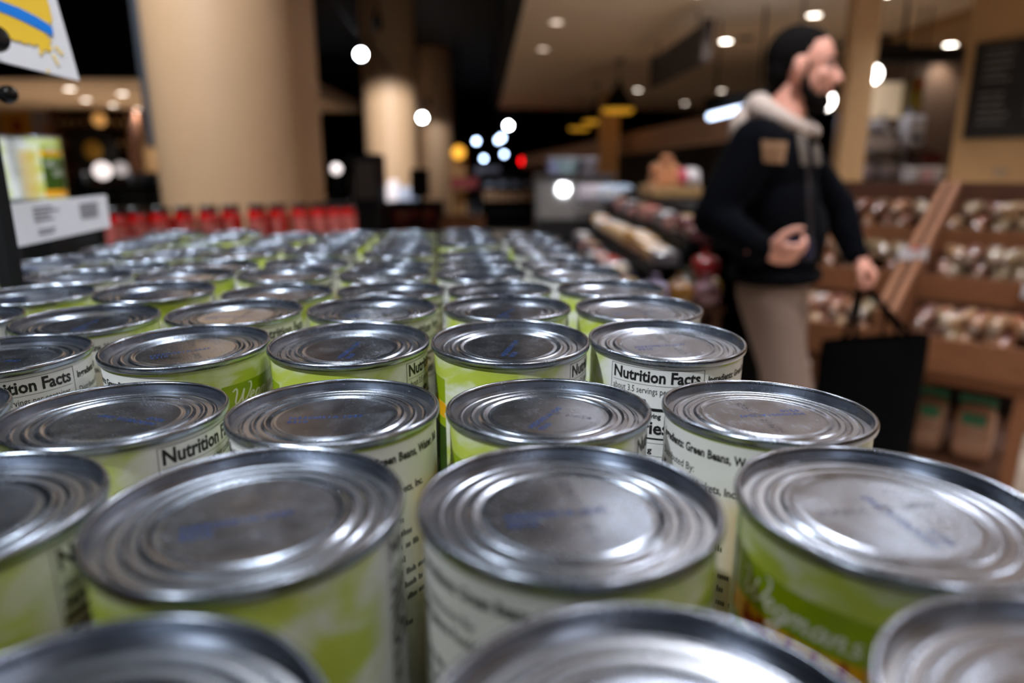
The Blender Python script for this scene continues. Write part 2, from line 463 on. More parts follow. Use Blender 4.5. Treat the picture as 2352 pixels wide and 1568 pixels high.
for px, py, tg, pw, nm in [(2003, 171, (2020, 340), 200, 'bright spotlight between the tan post and the menu panel'), (1896, 232, (2100, 380), 90, 'white spotlight just right of the man\'s chin')]:
    p = at(px, py, 6.1 if px > 1950 else 6.0); q = at(tg[0], tg[1], 7.2)
    t, a = track_head(p, (p.x * 0.55, 1.0, 0.6), 0, nm, M('kitchen_lamp_glass', (255, 248, 240), 0.4, emit=14), r=0.075); kp.append(a)
    spot('bulb', (0, 0.02, -0.02), q - p, pw, 110, 0.8, 0.06, (1, 0.95, 0.9), t)
NP_Z = 3.67
# rails and drop rods that carry the heads
def rail(a, b, label):
    a, b = Vector(a), Vector(b)
    t = thing('track_rail', label, 'track rail', (a.x, a.y, a.z), group='black ceiling track rails')
    wb(MB().tube([a, b], 0.02, 6), 'rail', m_black, t)
    for k in (0.1, 0.9):
        p = a.lerp(b, k)
        wb(MB().tube([p, (p.x, p.y, CEIL_Z - 0.001)], 0.008, 6), 'drop_rod', m_black, t)
    return t
dirn = (TR[1] - TR[0]).normalized()
rail(TR[0] - dirn * 3.5, TR[1] + dirn * 1.0, 'black track rail running along the row of pillars')
rail(TR[3] + Vector((-0.6, -0.4, 0)), TR[3] + Vector((0.8, 0.6, 0)), 'short black track rail over the distant aisle')
rail(TR[2] + Vector((-1, 0, 0)), TR[2] + Vector((1, 0, 0)), 'short black track rail behind the big pillar')
for k in (4, 5, 6, 7, 8):
    rail(TR[k] + Vector((-0.35, 0, 0)), TR[k] + Vector((0.35, 0, 0)), ['short rail under the brightest far lamp', 'short rail second below the brightest far lamp', 'short rail of the lone far lamp', 'short rail of the lower far lamp', 'short rail of the lowest far lamp'][k - 4])
for k, a in enumerate(kp):
    rail(a + Vector((-0.3, 0, 0)), a + Vector((0.3, 0, 0)), ['short rail in the bakery beside the tan post', 'short rail behind the man\'s chin'][k])
rail((-2.5, 1.9, NP_Z), (-2.1, 1.9, NP_Z), 'short rail of the lamp aimed at the big pillar')
# track over the can display, out of view; ahead and sign lamps are added
NEAR = [((-1.35, -0.85, 3.45), (-0.12, 0.78, 1.2), 290, 27), ((-0.7, 1.9, 3.45), (-0.1, 0.2, 1.2), 40, 40), ((0.05, -0.7, 3.45), (-0.58, 0.8, 1.36), 390, 22), ((-2.3, 1.9, 3.45), (at(560, 400, 4.2).x + 0.15, 3.8, 1.0), 340, 66)]
nm = ['track spotlight behind the camera aimed at the cans', 'track spotlight ahead of the camera aimed at the cans', 'track spotlight above the camera aimed at the promo sign', 'track spotlight aimed at the big pillar']
NP = []
for (p, tg, pw, sz), n_ in zip(NEAR, nm):
    t, a = track_head(p, tg, pw, n_, size=sz, r=0.06, col=(0.88, 0.94, 1.0))
    NP.append(a)
rail((NP[0].x - 0.05, -1.8, NP[0].z), (NP[1].x, 2.4, NP[0].z), 'black track rail over the can display')
rail((NP[2].x - 0.3, NP[2].y, NP[2].z), (NP[2].x + 0.3, NP[2].y, NP[2].z), 'short rail of the lamp aimed at the promo sign')

# ------------------------------------------------------------------ tin cans
CD = 0.076                      # rim diameter, the unit of the fitted positions
CR = CD / 2
CH = 0.111                      # can height
TOPZ = CAMZ - 1.077 * CD        # nominal height of the rims
m_lid = make_lid_material()
m_label = make_label_material()
m_ink = M('black_ink', (22, 22, 24), 0.5, var=0.02)
m_inkw = M('white_ink', (240, 242, 232), 0.5, var=0.02)
m_inkr = M('red_ink', (170, 40, 10), 0.5, var=0.05)
m_stamp = M('blue_stamp_ink', (18, 74, 150), 0.45, 0.35, var=0.4, scale=900)
m_stamp2 = M('grey_stamp_ink', (92, 90, 100), 0.4, 0.7, var=0.4, scale=900)
m_can = M('tinplate_body', (176, 178, 184), 0.3, 1.0)

RL = 0.0366                     # label radius
LTOP = CH - 0.0036              # label's top edge
# lid profile from the outside of the double seam to the middle of the panel (mm, z from rim top)
lp = [(36.6, -3.6), (37.2, -3.5), (37.75, -3.0), (38.0, -2.2), (38.0, -0.9), (37.7, -0.25), (37.2, 0.0), (36.6, -0.1), (36.25, -0.5), (36.1, -1.5), (35.9, -4.2), (35.6, -5.2), (35.0, -5.7), (34.4, -5.5), (33.8, -4.6), (33.2, -4.0), (32.6, -3.9),
      (32.0, -4.1), (31.4, -4.75), (30.9, -5.0), (30.3, -4.8), (29.7, -4.1), (29.1, -3.6), (28.4, -3.55), (27.8, -3.85), (27.2, -4.55), (26.7, -4.75), (26.1, -4.5), (25.5, -3.75), (24.9, -3.25), (24.2, -3.2), (23.5, -3.5), (22.9, -4.1), (22.4, -4.3), (21.8, -4.15), (21.2, -3.85), (20.6, -3.75), (12.0, -3.7), (4.0, -3.7), (0.05, -3.7)]
lp = [(r, z if r > 34.2 or r < 20.7 else -3.75 + (z + 3.95) * 0.62) for r, z in lp]
lid_me = MB().lathe([(r / 1000, CH + z / 1000) for r, z in lp], 112, caps=False).mesh('lid', m_lid, 'all')
bp_ = [(34.5, 1.2), (36.0, 0.0), (37.6, 0.2), (38.0, 1.2), (38.0, 2.6), (37.2, 3.4), (36.2, 4.2), (36.2, 107.0)]
body_me = MB().lathe([(r / 1000, z / 1000) for r, z in bp_], 64).mesh('body', m_can, True)
def label_mesh():
    me = bpy.data.meshes.new('label'); n = 120
    zs = [LTOP, LTOP - 0.03, LTOP - 0.07, LTOP - 0.103]
    P = []; F = []; U = []
    for j, z in enumerate(zs):
        for i in range(n + 1):
            t = 2 * math.pi * i / n
            rr = RL + (0.00025 if i == n else 0)
            P.append((rr * math.cos(t), rr * math.sin(t), z))
    for j in range(len(zs) - 1):
        for i in range(n):
            q = [j * (n + 1) + i, (j + 1) * (n + 1) + i, (j + 1) * (n + 1) + i + 1, j * (n + 1) + i + 1]
            F.append(tuple(q)); U += [((k % (n + 1)) / n, (LTOP - zs[k // (n + 1)]) / 0.103) for k in q]
    me.from_pydata(P, [], F)
    ul = me.uv_layers.new(name='UVMap')
    for k, u in enumerate(U): ul.data[k].uv = u
    me.materials.append(m_label)
    me.polygons.foreach_set('use_smooth', [True] * len(F))
    return me
label_me = label_mesh()
def wrap(mb, V, F, a0, d0, rr=0.00012):
    """lay flat print on the label: x (m) runs round from a0 deg, y up from d0 mm below the top"""
    P = []
    for x, y in V:
        t = R(a0) + x / RL
        P.append(((RL + rr) * math.cos(t), (RL + rr) * math.sin(t), LTOP - d0 / 1000 + y))
    mb.add(P, F)
def bar(mb, a0, a1, d0, d1, rr=0.0001):
    n = max(2, int(abs(a1 - a0) / 3)); V = []; F = []
    for i in range(n + 1):
        x = R(a1 - a0) * RL * i / n
        V += [(x, 0.0), (x, (d1 - d0) / 1000)]
    for i in range(n): F.append((2 * i, 2 * i + 2, 2 * i + 3, 2 * i + 1))
    wrap(mb, V, F, a0, d1, rr)
pr = MB()
for (tx, sz, bd, a0, d0, wd) in [('Nutrition Facts', 0.0076, 0.00022, 182, 7.6, 64), ('about 3.5 servings per container', 0.0044, 0, 182, 13.2, 62), ('Serving size', 0.0044, 0.00014, 182, 18.0, 27),
                             ('Amount per serving', 0.0034, 0.0001, 182, 24.6, 38), ('Calories', 0.0088, 0.00024, 182, 32.2, 44), ('g', 0.0040, 0.0001, 212, 41.6, 3.2), ('g', 0.0040, 0.0001, 216, 47.2, 3.2),
                             ('Ingredients: Green Beans, Water, Salt', 0.0044, 0.00014, 252, 7.4, 82), ('Distributed By:', 0.0040, 0, 252, 14.4, 34), ('Wegmans Food Markets, Inc.', 0.0040, 0.0001, 252, 19.2, 60)]:
    V, F = text_mesh(tx, sz, bd)
    k_ = R(wd) * RL / max(v[0] for v in V)
    wrap(pr, [(x * k_, y) for x, y in V], F, a0, d0)
for a0, a1, d0, d1 in [(180, 249, 1.3, 1.5), (180, 180.4, 1.3, 78), (248.6, 249, 1.3, 78), (180, 249, 78, 78.3), (182, 247, 9.0, 9.15), (181.5, 247.5, 19.8, 21.3), (181.5, 247.5, 34.2, 35.0), (182, 247, 36.8, 36.95), (182, 247, 43.2, 43.35), (182, 247, 48.8, 48.95), (182, 247, 54.4, 54.55)]:
    bar(pr, a0, a1, d0, d1)
rw = random.Random(9)
def word_marks(mb, a0, a1, d0, h):
    """small print too blurred to read: a run of short upright strokes"""
    a_ = a0
    while a_ < a1:
        n_ = rw.randrange(3, 8)
        for q in range(n_):
            if a_ < a1: bar(mb, a_, a_ + 0.75, d0 - h * rw.choice((0.7, 0.7, 1.0)), d0)
            a_ += 1.25
        a_ += 1.6
for d_, e_ in ((41.6, 209), (47.2, 213), (52.8, 214), (58.4, 204), (64.0, 222)): word_marks(pr, 183, e_, d_, 2.6)
for k_ in range(9): word_marks(pr, 253, 253 + rw.uniform(40, 66), 30 + k_ * 5.0, 2.4)
print_me = pr.mesh('label_print', m_ink)
# handwritten brand name: strokes drawn as flat ribbons
def spline(pts, n=6):
    out = []
    for i in range(len(pts) - 1):
        p0, p1, p2, p3 = pts[max(i - 1, 0)], pts[i], pts[i + 1], pts[min(i + 2, len(pts) - 1)]
        for k in range(n):
            t = k / n
            out.append(tuple(0.5 * (2 * p1[c] + (p2[c] - p0[c]) * t + (2 * p0[c] - 5 * p1[c] + 4 * p2[c] - p3[c]) * t * t + (3 * p1[c] - p0[c] - 3 * p2[c] + p3[c]) * t ** 3) for c in (0, 1)))
    out.append(pts[-1]); return out
def ribbon(pts, w0):
    V = []; F = []
    for i, p in enumerate(pts):
        a, b = pts[max(i - 1, 0)], pts[min(i + 1, len(pts) - 1)]
        dx, dy = b[0] - a[0], b[1] - a[1]; L = math.hypot(dx, dy) or 1
        k = w0 * (0.75 + 0.5 * abs(dy) / L)
        V += [(p[0] - dy / L * k, p[1] + dx / L * k), (p[0] + dy / L * k, p[1] - dx / L * k)]
    for i in range(len(pts) - 1): F.append((2 * i, 2 * i + 1, 2 * i + 3, 2 * i + 2))
    return V, F
script = [[(-.1, 1.7), (.2, 2.0), (.35, 1.4), (.3, .4), (.5, 0), (.85, .7), (1.05, 1.7), (1.0, .6), (1.15, 0), (1.55, .6), (1.85, 1.6), (1.75, 2.3), (1.45, 2.35)],
          [(1.7, .45), (2.15, .55), (2.3, .9), (2.05, 1.0), (1.9, .5), (2.1, .05), (2.5, .25)],
          [(3.05, .85), (2.8, 1.0), (2.55, .5), (2.7, .05), (2.95, .35), (3.1, .95), (3.0, -.2), (2.7, -1.1), (2.35, -1.0), (2.6, -.5), (3.3, .15)],
          [(3.3, 0), (3.4, .95)], [(3.4, .6), (3.65, 1.0), (3.75, .7), (3.7, 0)], [(3.75, .6), (4.0, 1.0), (4.1, .7), (4.1, .1), (4.35, .1)],
          [(4.95, .85), (4.7, 1.0), (4.45, .5), (4.6, .05), (4.85, .35), (5.0, .95), (4.98, .2), (5.2, .1)],
          [(5.3, 0), (5.35, .95)], [(5.35, .6), (5.6, 1.0), (5.75, .75), (5.7, .15), (5.95, .1)],
          [(6.45, .95), (6.2, .85), (6.25, .6), (6.45, .35), (6.35, .05), (6.0, .1)]]
br = MB()
for st in script:
    V, F = ribbon([((x + y * 0.18) * 0.0052, y * 0.0036) for x, y in spline(st)], 0.00038)
    wrap(br, V, F, 10, 19.2)
curl = [[(0, 0), (.5, .7), (.2, 1.3), (-.2, .8), (.2, 0), (.8, .1), (1.2, .8), (.9, 1.4), (.7, .7), (1.1, .05), (1.7, .3), (2.0, 1.3), (1.8, .3), (2.3, .1)]]
for st in curl:
    for a_, d_ in ((12, 48), (30, 64)):
        V, F = ribbon([((x + y * 0.2) * 0.009, y * 0.008) for x, y in spline(st)], 0.00035)
        wrap(br, V, F, a_, d_)
brand_me = br.mesh('brand_lettering', m_inkw)
rd = MB()
for a0_, n_ in ((13, 5), (37, 7)):
    for q in range(n_):
        zz_ = [(q * 1.0, 0), (q * 1.0 + .25, 1.0 if q % 3 else 1.7), (q * 1.0 + .6, .1), (q * 1.0 + .95, .6)]
        V, F = ribbon([((x + y * 0.25) * 0.0021, y * 0.0034) for x, y in spline(zz_, 4)], 0.0005); wrap(rd, V, F, a0_, 27.4)
red_me = rd.mesh('red_lettering', m_inkr)
def stamp_mesh():
    mb = MB(); zz = CH - 0.00366
    for tx, x, y, sz in [('H33O051A 1547', -0.0165, -0.002, 0.0042), ('9310', -0.0165, -0.0062, 0.0042)]:
        V, F = text_mesh(tx, sz * 0.9, 0.0, 0, 'LEFT', 1.0)
        mb.add([(a + x, b + y, zz) for a, b in V], F)
    return mb.mesh('date_stamp', m_stamp)
def stamp2_mesh():
    mb = MB(); zz = CH - 0.003665
    rs = random.Random(6)
    for k_ in range(14):
        if k_ in (4, 7): continue
        for i in range(4):
            for j in range(6):
                if rs.random() < 0.5:
                    x, y = 0.004 - j * 0.00055, -0.016 + k_ * 0.0025 + i * 0.0005
                    mb.add([(x, y, zz), (x + 0.0004, y, zz), (x + 0.0004, y + 0.0004, zz), (x, y + 0.0004, zz)], [(0, 1, 2, 3)])
    return mb.mesh('faint_stamp', m_stamp2)
stamp_me, stamp2_me = stamp_mesh(), stamp2_mesh()

def can(x, y, z, label, phi, stamp=0.0, tilt=(0, 0), prints=True, top=True, group='green bean cans on the display'):
    """x, y in metres, z = height of the rim; phi = label angle that faces the camera"""
    t = thing('tin_can', label, 'tin can', (x, y, z - CH), group=group)
    face = math.degrees(math.atan2(-y, -x))
    t.rotation_euler = Euler((R(tilt[0]), R(tilt[1]), 0))
    q = (Euler((R(tilt[0]), R(tilt[1]), 0)).to_matrix() @ rotm(z=R(face - phi))).to_euler()
    t.rotation_euler = q
    t.location = Vector((x, y, z)) - q.to_matrix() @ Vector((0, 0, CH))
    link('body', body_me, t); lb = link('label', label_me, t); ld = link('lid', lid_me, t)
    lb['label'] = 'pale green and white paper label'
    link('label_print', print_me, lb)
    if prints:
        link('brand_lettering', brand_me, lb); link('red_lettering', red_me, lb)
    s = link('date_stamp', stamp_me, ld); s.rotation_euler = (0, 0, R(stamp - (face - phi)))
    s2 = link('faint_stamp', stamp2_me, ld); s2.rotation_euler = (0, 0, R(stamp - (face - phi)))
    return t

ORD = ['first', 'second', 'third', 'fourth', 'fifth', 'sixth', 'seventh', 'eighth', 'ninth', 'tenth', 'eleventh', 'twelfth', 'thirteenth']
# (x, y, z) in rim diameters and tilt in degrees, listed from the right end of the row; label angle; lid stamp direction
ROWS = {
 'Z': [(1.25, 1.085, 0, 0, 60, 20), (0.29, 1.045, 0, 0, 120, 80), (-0.83, 1.0, 0, 0, 200, 10)],
 'A': [(1.279, 2.114, -.013, -.26, 65, 100), (0.188, 2.073, .019, -1.39, 318, 10), (-0.858, 2.047, .01, -.16, 128, 20), (-1.885, 2.02, 0, 0, 150, 60)],
 'B': [(1.249, 3.183, -.054, -1.87, 322, 188), (0.176, 3.172, -.042, -1.73, 125, 62), (-0.853, 3.111, -.03, -1.14, 262, 5), (-1.895, 3.097, -.04, -1.2, 165, 160), (-2.91, 2.96, -.02, 0, 120, 0)],
 'C': [(0.997, 4.286, .023, 2.05, 220, 12), (-0.010, 4.19, .041, 2.21, 133, 75), (-1.021, 4.172, .032, 1.8, 139, 82), (-2.044, 4.16, .018, 1.86, 346, 30), (-3.119, 4.0, 0, 0, 204, 0), (-4.15, 3.9, 0, 0, 100, 0)],
 'D': [(1.004, 5.326, .023, .94, 150, 10), (-0.037, 5.278, .039, .17, 110, 70), (-1.085, 5.232, .037, .38, 160, 20), (-2.128, 5.157, .027, .75, 170, 0), (-3.195, 5.02, 0, 1.06, 300, 90), (-4.25, 5.0, 0, .5, 140, 0)],
 'E': [(0.930, 6.345, .007, -.58, 140, 0), (-0.116, 6.44, -.022, -.73, 120, 40), (-1.13, 6.32, -.01, 0, 150, 0), (-2.17, 6.265, -.021, -.36, 100, 0), (-3.204, 6.06, .03, 1.19, 110, 0), (-4.30, 6.04, 0, .5, 90, 0)],
 'F': [(0.718, 7.499, -.017, 1.04, 280, 0), (-0.343, 7.468, -.017, 1.27, 240, 0), (-1.375, 7.37, -.007, 1.7, 110, 0), (-2.43, 7.30, 0, .8, 140, 0), (-3.46, 7.2, 0, .5, 60, 0), (-4.52, 7.09, 0, 0, 165, 0), (-5.56, 7.02, 0, 0, 120, 0)],
}
used_phi = random.Random(3)
rows = 'ZABCDEF'
for ri, r_ in enumerate(rows):
    for ci, (x, y, zz_, tl, phi, st) in enumerate(ROWS[r_]):
        rowname = 'front row, nearest the camera' if ri == 0 else ORD[ri] + ' row from the front'
        if ri == 0:
            lab = ['blurred can cut off by the bottom right corner, nearest the camera', 'blurred can at the bottom edge, middle of the nearest row', 'blurred can cut off by the bottom left corner, nearest the camera'][ci]
        else:
            lab = 'green bean can in the %s row from the front, %s from the right end' % (ORD[ri], ORD[ci])
        rn = used_phi
        can(x * CD, y * CD, TOPZ + zz_ * CD, lab, phi, st, (tl, rn.uniform(-.5, .5)))
# rows further back continue the same rows and columns
th = R(5.7)
for k in range(5):
    rx, ry = 0.714 - 0.1 * (k + 1), 7.475 + 1.06 * (k + 1)
    for ci in range(9):
        rn = used_phi
        x = rx - ci * 1.045 * math.cos(R(4.6)) + rn.uniform(-.015, .015)
        y = ry - ci * 1.045 * math.sin(R(4.6)) + rn.uniform(-.02, .02)
        pxx = 1176 + FPX * x / (y * CP + 1.077 * SP)
        if pxx < 0 or x < -5.75 - (y - 8.3) * 0.2: continue
        if k == 4 and ci in (0,): continue
        can(x * CD, y * CD, TOPZ + rn.uniform(-.07, .02) * CD, 'green bean can in the %s row from the front, %s from the right end' % (ORD[7 + k], ORD[ci]), rn.choice([100, 60, 130, 150, 240, 280, 110]), rn.uniform(0, 360), (rn.uniform(-1.6, 2.4), rn.uniform(-1.8, 1.8)), prints=False)
# the stand that carries the cans
BASEZ = TOPZ - CH - 0.006
ds = thing('display_stand', 'black display stand under the field of green bean cans', 'display stand', (-0.15, 0.45, 0))
wb(MB().bx((-0.80, -0.02, BASEZ - 0.03), (0.155, 1.02, BASEZ)), 'top_board', m_wood_d, ds)
for a in (-0.76, 0.115):
    for b in (0.02, 0.98):
        wb(MB().bx((a - 0.02, b - 0.02, 0), (a + 0.02, b + 0.02, BASEZ - 0.03)), 'leg', m_black, ds)
wb(MB().bx((-0.79, -0.01, 0.25), (0.145, 1.01, 0.28)), 'lower_shelf', m_wood_d, ds)

# ------------------------------------------------------------------ promo sign, its holder and the price card
def hit(px, py, p0, n):
    d = ray(px, py); o = Vector((0, 0, CAMZ)); t = (p0 - o).dot(n) / d.dot(n); return o + d * t
BR = at(183, 185, 0.57); BL = at(0, 140, 0.50); TRp = at(130, 0, 0.56)
ub = (BL - BR); ut = (TRp - BR)
sn = ub.cross(ut).normalized()
if sn.y > 0: sn = -sn
BL2, TR2 = BR + ub * 1.9, BR + ut * 1.55
TL2 = BL2 + ut * 1.55
cardc = (BR + BL2) / 2
sg = thing('promo_sign', 'white promo sign with yellow brush patch and blue stroke above the cans', 'sign', cardc)
wb(MB().prism([BR, BL2, TL2, TR2], sn * -0.003), 'card', m_white, sg)
def on_card(pts, lift): return [hit(a, b, BR, sn) + sn * lift for a, b in pts]
def poly_part(pts, lift, name, mat, parent):
    wb(MB().prism(on_card(pts, lift), sn * 0.0002), name, mat, parent)
rag = random.Random(5)
edge = [(-160, -120), (98, -120), (104, -60), (107, 0), (112, 14), (115, 30), (119, 44), (116, 54), (108, 62), (106, 84), (118, 92), (113, 101), (119, 113), (110, 121), (103, 112), (96, 124), (88, 110), (84, 101), (76, 106), (66, 99), (55, 101), (44, 94), (34, 94), (22, 88), (0, 82), (-60, 66), (-160, 30)]
poly_part(edge, 0.0003, 'yellow_patch', M('yellow_print', (255, 208, 58), 0.5, var=0.04), sg)
for pts in ([(122, 108), (128, 104), (146, 124), (140, 128)], [(118, 128), (124, 124), (136, 150), (130, 150)], [(106, 160), (112, 158), (113, 166), (107, 168)], [(86, 118), (92, 116), (97, 126), (92, 128)]):
    poly_part(pts, 0.0003, 'brush_fleck', M('pale_yellow_print', (246, 216, 140), 0.5), sg)
poly_part([(-160, -72), (-60, -24), (0, 2), (40, 17), (80, 37), (108, 54), (118, 64), (120, 76), (118, 82), (100, 74), (60, 53), (30, 39), (0, 27), (-60, 5), (-160, -38)], 0.0006, 'blue_stroke', M('blue_print', (0, 132, 236), 0.5, var=0.03), sg)
pp = at(18, 600, 0.505)
sh = thing('sign_holder', 'black metal sign post with round clamp knobs among the cans', 'sign holder', (pp.x, pp.y, BASEZ))
wb(MB().box((pp.x, pp.y, (BASEZ + 1.62) / 2), (0.0125, 0.0125, 1.62 - BASEZ), ch=0.0015), 'post', m_black, sh)
wb(MB().box((pp.x, pp.y, BASEZ + 0.002), (0.03, 0.03, 0.004)), 'base_plate', m_black, sh)
for i, (px, py, Y, rr) in enumerate([(-12, 88, 0.485, 0.0085), (18, 217, 0.50, 0.0058)]):
    k = at(px, py, Y)
    rt = (Vector((0.75, -0.6, 0.15))).to_track_quat('Z', 'Y').to_matrix()
    wb(MB().tube([(pp.x, pp.y, k.z), (k.x - 0.004, k.y + 0.004, k.z)], 0.003, 8), 'clamp_arm', m_black, sh)
    wb(MB().lathe([(rr * 0.6, -0.004), (rr, -0.003), (rr * 1.05, 0.0), (rr * 0.95, 0.003), (rr * 0.5, 0.0045)], 20, k, rt), 'clamp_knob', M('gloss_black_plastic', (16, 16, 18), 0.25), sh, True)

ta, tb, tc_, td = at(16, 463, 0.63), at(250, 452, 0.86), at(255, 526, 0.86), at(36, 562, 0.63)
tz0, tz1 = (tc_.z + td.z) / 2, (ta.z + tb.z) / 2
tA, tB = Vector((td.x, td.y, tz0)), Vector((tc_.x, tc_.y, tz0))
tu = (tB - tA); tn = Vector((tu.y, -tu.x, 0)).normalized()
pcard = thing('price_card', 'white shelf price card with grey text and barcode at the left of the cans', 'price card', tA)
hh = tz1 - tz0
wb(MB().prism([tA, tB, tB + Vector((0, 0, hh)), tA + Vector((0, 0, hh))], tn * -0.0015), 'card', m_white, pcard)
def card_bar(u0, u1, v0, v1, name='printed_line', mat=None):
    q = lambda u, v: tA + tu * u + Vector((0, 0, hh * v)) + tn * 0.0002
    wb(MB().prism([q(u0, v0), q(u1, v0), q(u1, v1), q(u0, v1)], tn * 0.0002), name, mat or M('grey_print', (120, 118, 130), 0.5), pcard)
for u0, u1, v in [(0.18, 0.36, 0.82), (0.18, 0.42, 0.72), (0.18, 0.32, 0.62), (0.18, 0.36, 0.52), (0.20, 0.36, 0.26), (0.20, 0.34, 0.18)]:
    card_bar(u0, u1, v, v + 0.05)
for k in range(6): card_bar(0.64, 0.86, 0.40 + k * 0.075, 0.44 + k * 0.075, 'barcode_bar', M('dark_grey_print', (84, 82, 92), 0.5))
for u in (0.1, 0.9):
    q = tA + tu * u
    wb(MB().bx((q.x - 0.034, q.y - 0.004, BASEZ + 0.112), (q.x - 0.003, q.y + 0.004, tz0 + 0.012)), 'clip_foot', m_black, pcard)

# cans stacked higher on the neighbouring pile, left
zc = at(92, 313, 1.25).z
ca = at(92, 390, 1.25); cb = at(-6, 390, 1.24)
can(ca.x, 1.25, zc, 'green bean can standing higher on the neighbouring pile, brand panel at its edge', -2, 0, group='cans on the neighbouring pile')
can(cb.x, 1.24, zc, 'green bean can on the neighbouring pile, cut off by the picture edge', 150, 0, group='cans on the neighbouring pile')
cz = zc - CH
pile = thing('display_plinth', 'dark plinth that carries the neighbouring pile of cans', 'plinth', (ca.x - 0.18, 1.26, 0))
wb(MB().bx((ca.x - 0.40, 1.19, 0.06), (ca.x + 0.042, 1.33, cz - 0.02), ch=0.004), 'body', m_black, pile)
wb(MB().bx((ca.x - 0.41, 1.18, cz - 0.02), (ca.x + 0.045, 1.34, cz)), 'top_board', M('charcoal_board', (40, 40, 42), 0.7), pile)
wb(MB().bx((ca.x - 0.38, 1.21, 0), (ca.x + 0.02, 1.31, 0.06)), 'toe_kick', m_black, pile)

# ------------------------------------------------------------------ red sauce jars in front of the big pillar
jz = at(500, 474, 2.6).z
JH = 0.155
jt = thing('jar_table', 'dark display table that carries the row of red jars', 'table', (-0.9, 2.8, 0))
j0, j1 = at(200, 500, 2.42), at(830, 500, 2.98)
jd = (Vector((j1.x, j1.y, 0)) - Vector((j0.x, j0.y, 0)))
jn = Vector((-jd.y, jd.x, 0)).normalized()
A_, B_ = Vector((j0.x, j0.y, jz - JH - 0.03)) - jn * 0.06, Vector((j1.x, j1.y, jz - JH - 0.03)) - jn * 0.06
wb(MB().prism([A_, B_, B_ + jn * 0.34, A_ + jn * 0.34], (0, 0, 0.03)), 'table_top', m_wood_d, jt)
for p in (A_ + jn * 0.02 + jd * 0.02, B_ + jn * 0.02 - jd * 0.02, A_ + jn * 0.32 + jd * 0.02, B_ + jn * 0.32 - jd * 0.02):
    wb(MB().bx((p.x - 0.025, p.y - 0.025, 0), (p.x + 0.025, p.y + 0.025, jz - JH - 0.03)), 'leg', m_black, jt)
m_sauce = M('red_tomato_glass', (206, 10, 8), 0.15, var=0.2, coat=0.6)
jb_me = MB().lathe([(0.030, 0), (0.038, 0.004), (0.0405, 0.02), (0.0405, 0.105), (0.037, 0.122), (0.031, 0.132), (0.031, 0.136)], 28).mesh('glass', m_sauce, True)
jl_me = MB().lathe([(0.031, 0.134), (0.0335, 0.136), (0.0335, 0.152), (0.031, 0.155)], 28).mesh('lid', M('black_lid', (22, 18, 18), 0.3), True)
lab_v = MB()
n = 14
for i in range(n + 1):
    t = R(-62 + 124 * i / n) - math.pi / 2
    lab_v.v += [(0.0412 * math.cos(t), 0.0412 * math.sin(t), 0.03), (0.0412 * math.cos(t), 0.0412 * math.sin(t), 0.10)]
lab_v.f = [(2 * i, 2 * i + 2, 2 * i + 3, 2 * i + 1) for i in range(n)]
jlab = lab_v.mesh('label', M('pink_red_label', (226, 120, 112), 0.45, var=0.35, scale=60), True)  # the label's pink also stands for the highlight on each jar
jx = [269, 314, 369, 424, 480, 531, 592, 639, 690, 733, 767, 797]
for i, px in enumerate(jx):
    k = (px - 200) / 630.0
    p = j0.lerp(j1, k)
    p = at(px, 500, p.y)
    t = thing('sauce_jar', 'red sauce jar with a black lid, %s from the white price card' % ORD[i], 'jar', (p.x, p.y, jz - JH), rz=R(random.Random(i).choice([0, 25, -30, 8])), group='row of red sauce jars')
    link('glass', jb_me, t); link('lid', jl_me, t); link('label', jlab, t)
# dark banner hung edge-on beside the big pillar
b0 = at(352, 338, 4.05)
bn = thing('hanging_banner', 'dark grey hanging banner frame beside the big pillar', 'banner', (b0.x, 4.3, CEIL_Z))
wb(MB().bx((b0.x - 0.033, 4.05, b0.z), (b0.x + 0.033, 4.75, CEIL_Z - 0.5), ch=0.006), 'panel', M('banner_grey', (64, 67, 74), 0.6, spec=0.2), bn)
for yy in (4.15, 4.65):
    wb(MB().tube([(b0.x, yy, CEIL_Z - 0.51), (b0.x, yy, CEIL_Z - 0.001)], 0.006, 6), 'drop_rod', m_black, bn)

# ------------------------------------------------------------------ far left alcove: posters, shelf, counter
def panel(name, label, cat, x0, x1, y0, y1, Y, mat, th=0.03, parts=()):
    a, b = at(x0, y1, Y), at(x1, y0, Y)
    t = thing(name, label, cat, ((a.x + b.x) / 2, Y, a.z))
    wb(MB().bx((a.x, Y, a.z), (b.x, Y + th, b.z)), 'board', mat, t)
    if Y < 9:
        for k_ in (0.15, 0.85):
            x_ = a.x + (b.x - a.x) * k_
            wb(MB().tube([(x_, Y + th / 2, b.z), (x_, Y + th / 2, SOF_Z - 0.001)], 0.008, 6), 'drop_rod', m_black, t)
    for nm_, u0, u1, v0, v1, m_ in parts:
        wb(MB().bx((a.x + (b.x - a.x) * u0, Y - 0.012, a.z + (b.z - a.z) * v0), (a.x + (b.x - a.x) * u1, Y + 0.001, a.z + (b.z - a.z) * v1)), nm_, m_, t)
    return t
panel('poster', 'orange poster with a red figure on the far left wall', 'poster', 8, 66, 235, 312, 20.3, M('orange_print', (214, 150, 46), 0.6), parts=[('red_print', 0.35, 0.65, 0.1, 0.5, M('dark_red_print', (150, 50, 20), 0.6))])
panel('poster', 'pale blue grey poster beside the orange one', 'poster', 78, 130, 240, 318, 20.3, M('pale_blue_print', (176, 168, 178), 0.6), parts=[('pink_print', 0.3, 0.9, 0.05, 0.45, M('pink_print', (182, 140, 120), 0.6))])
a, b = at(150, 452, 19.4), at(292, 238, 19.4)
ws = thing('wine_shelf', 'dark brown wine shelf in the far left alcove', 'shelf', ((a.x + b.x) / 2, 19.5, 0))
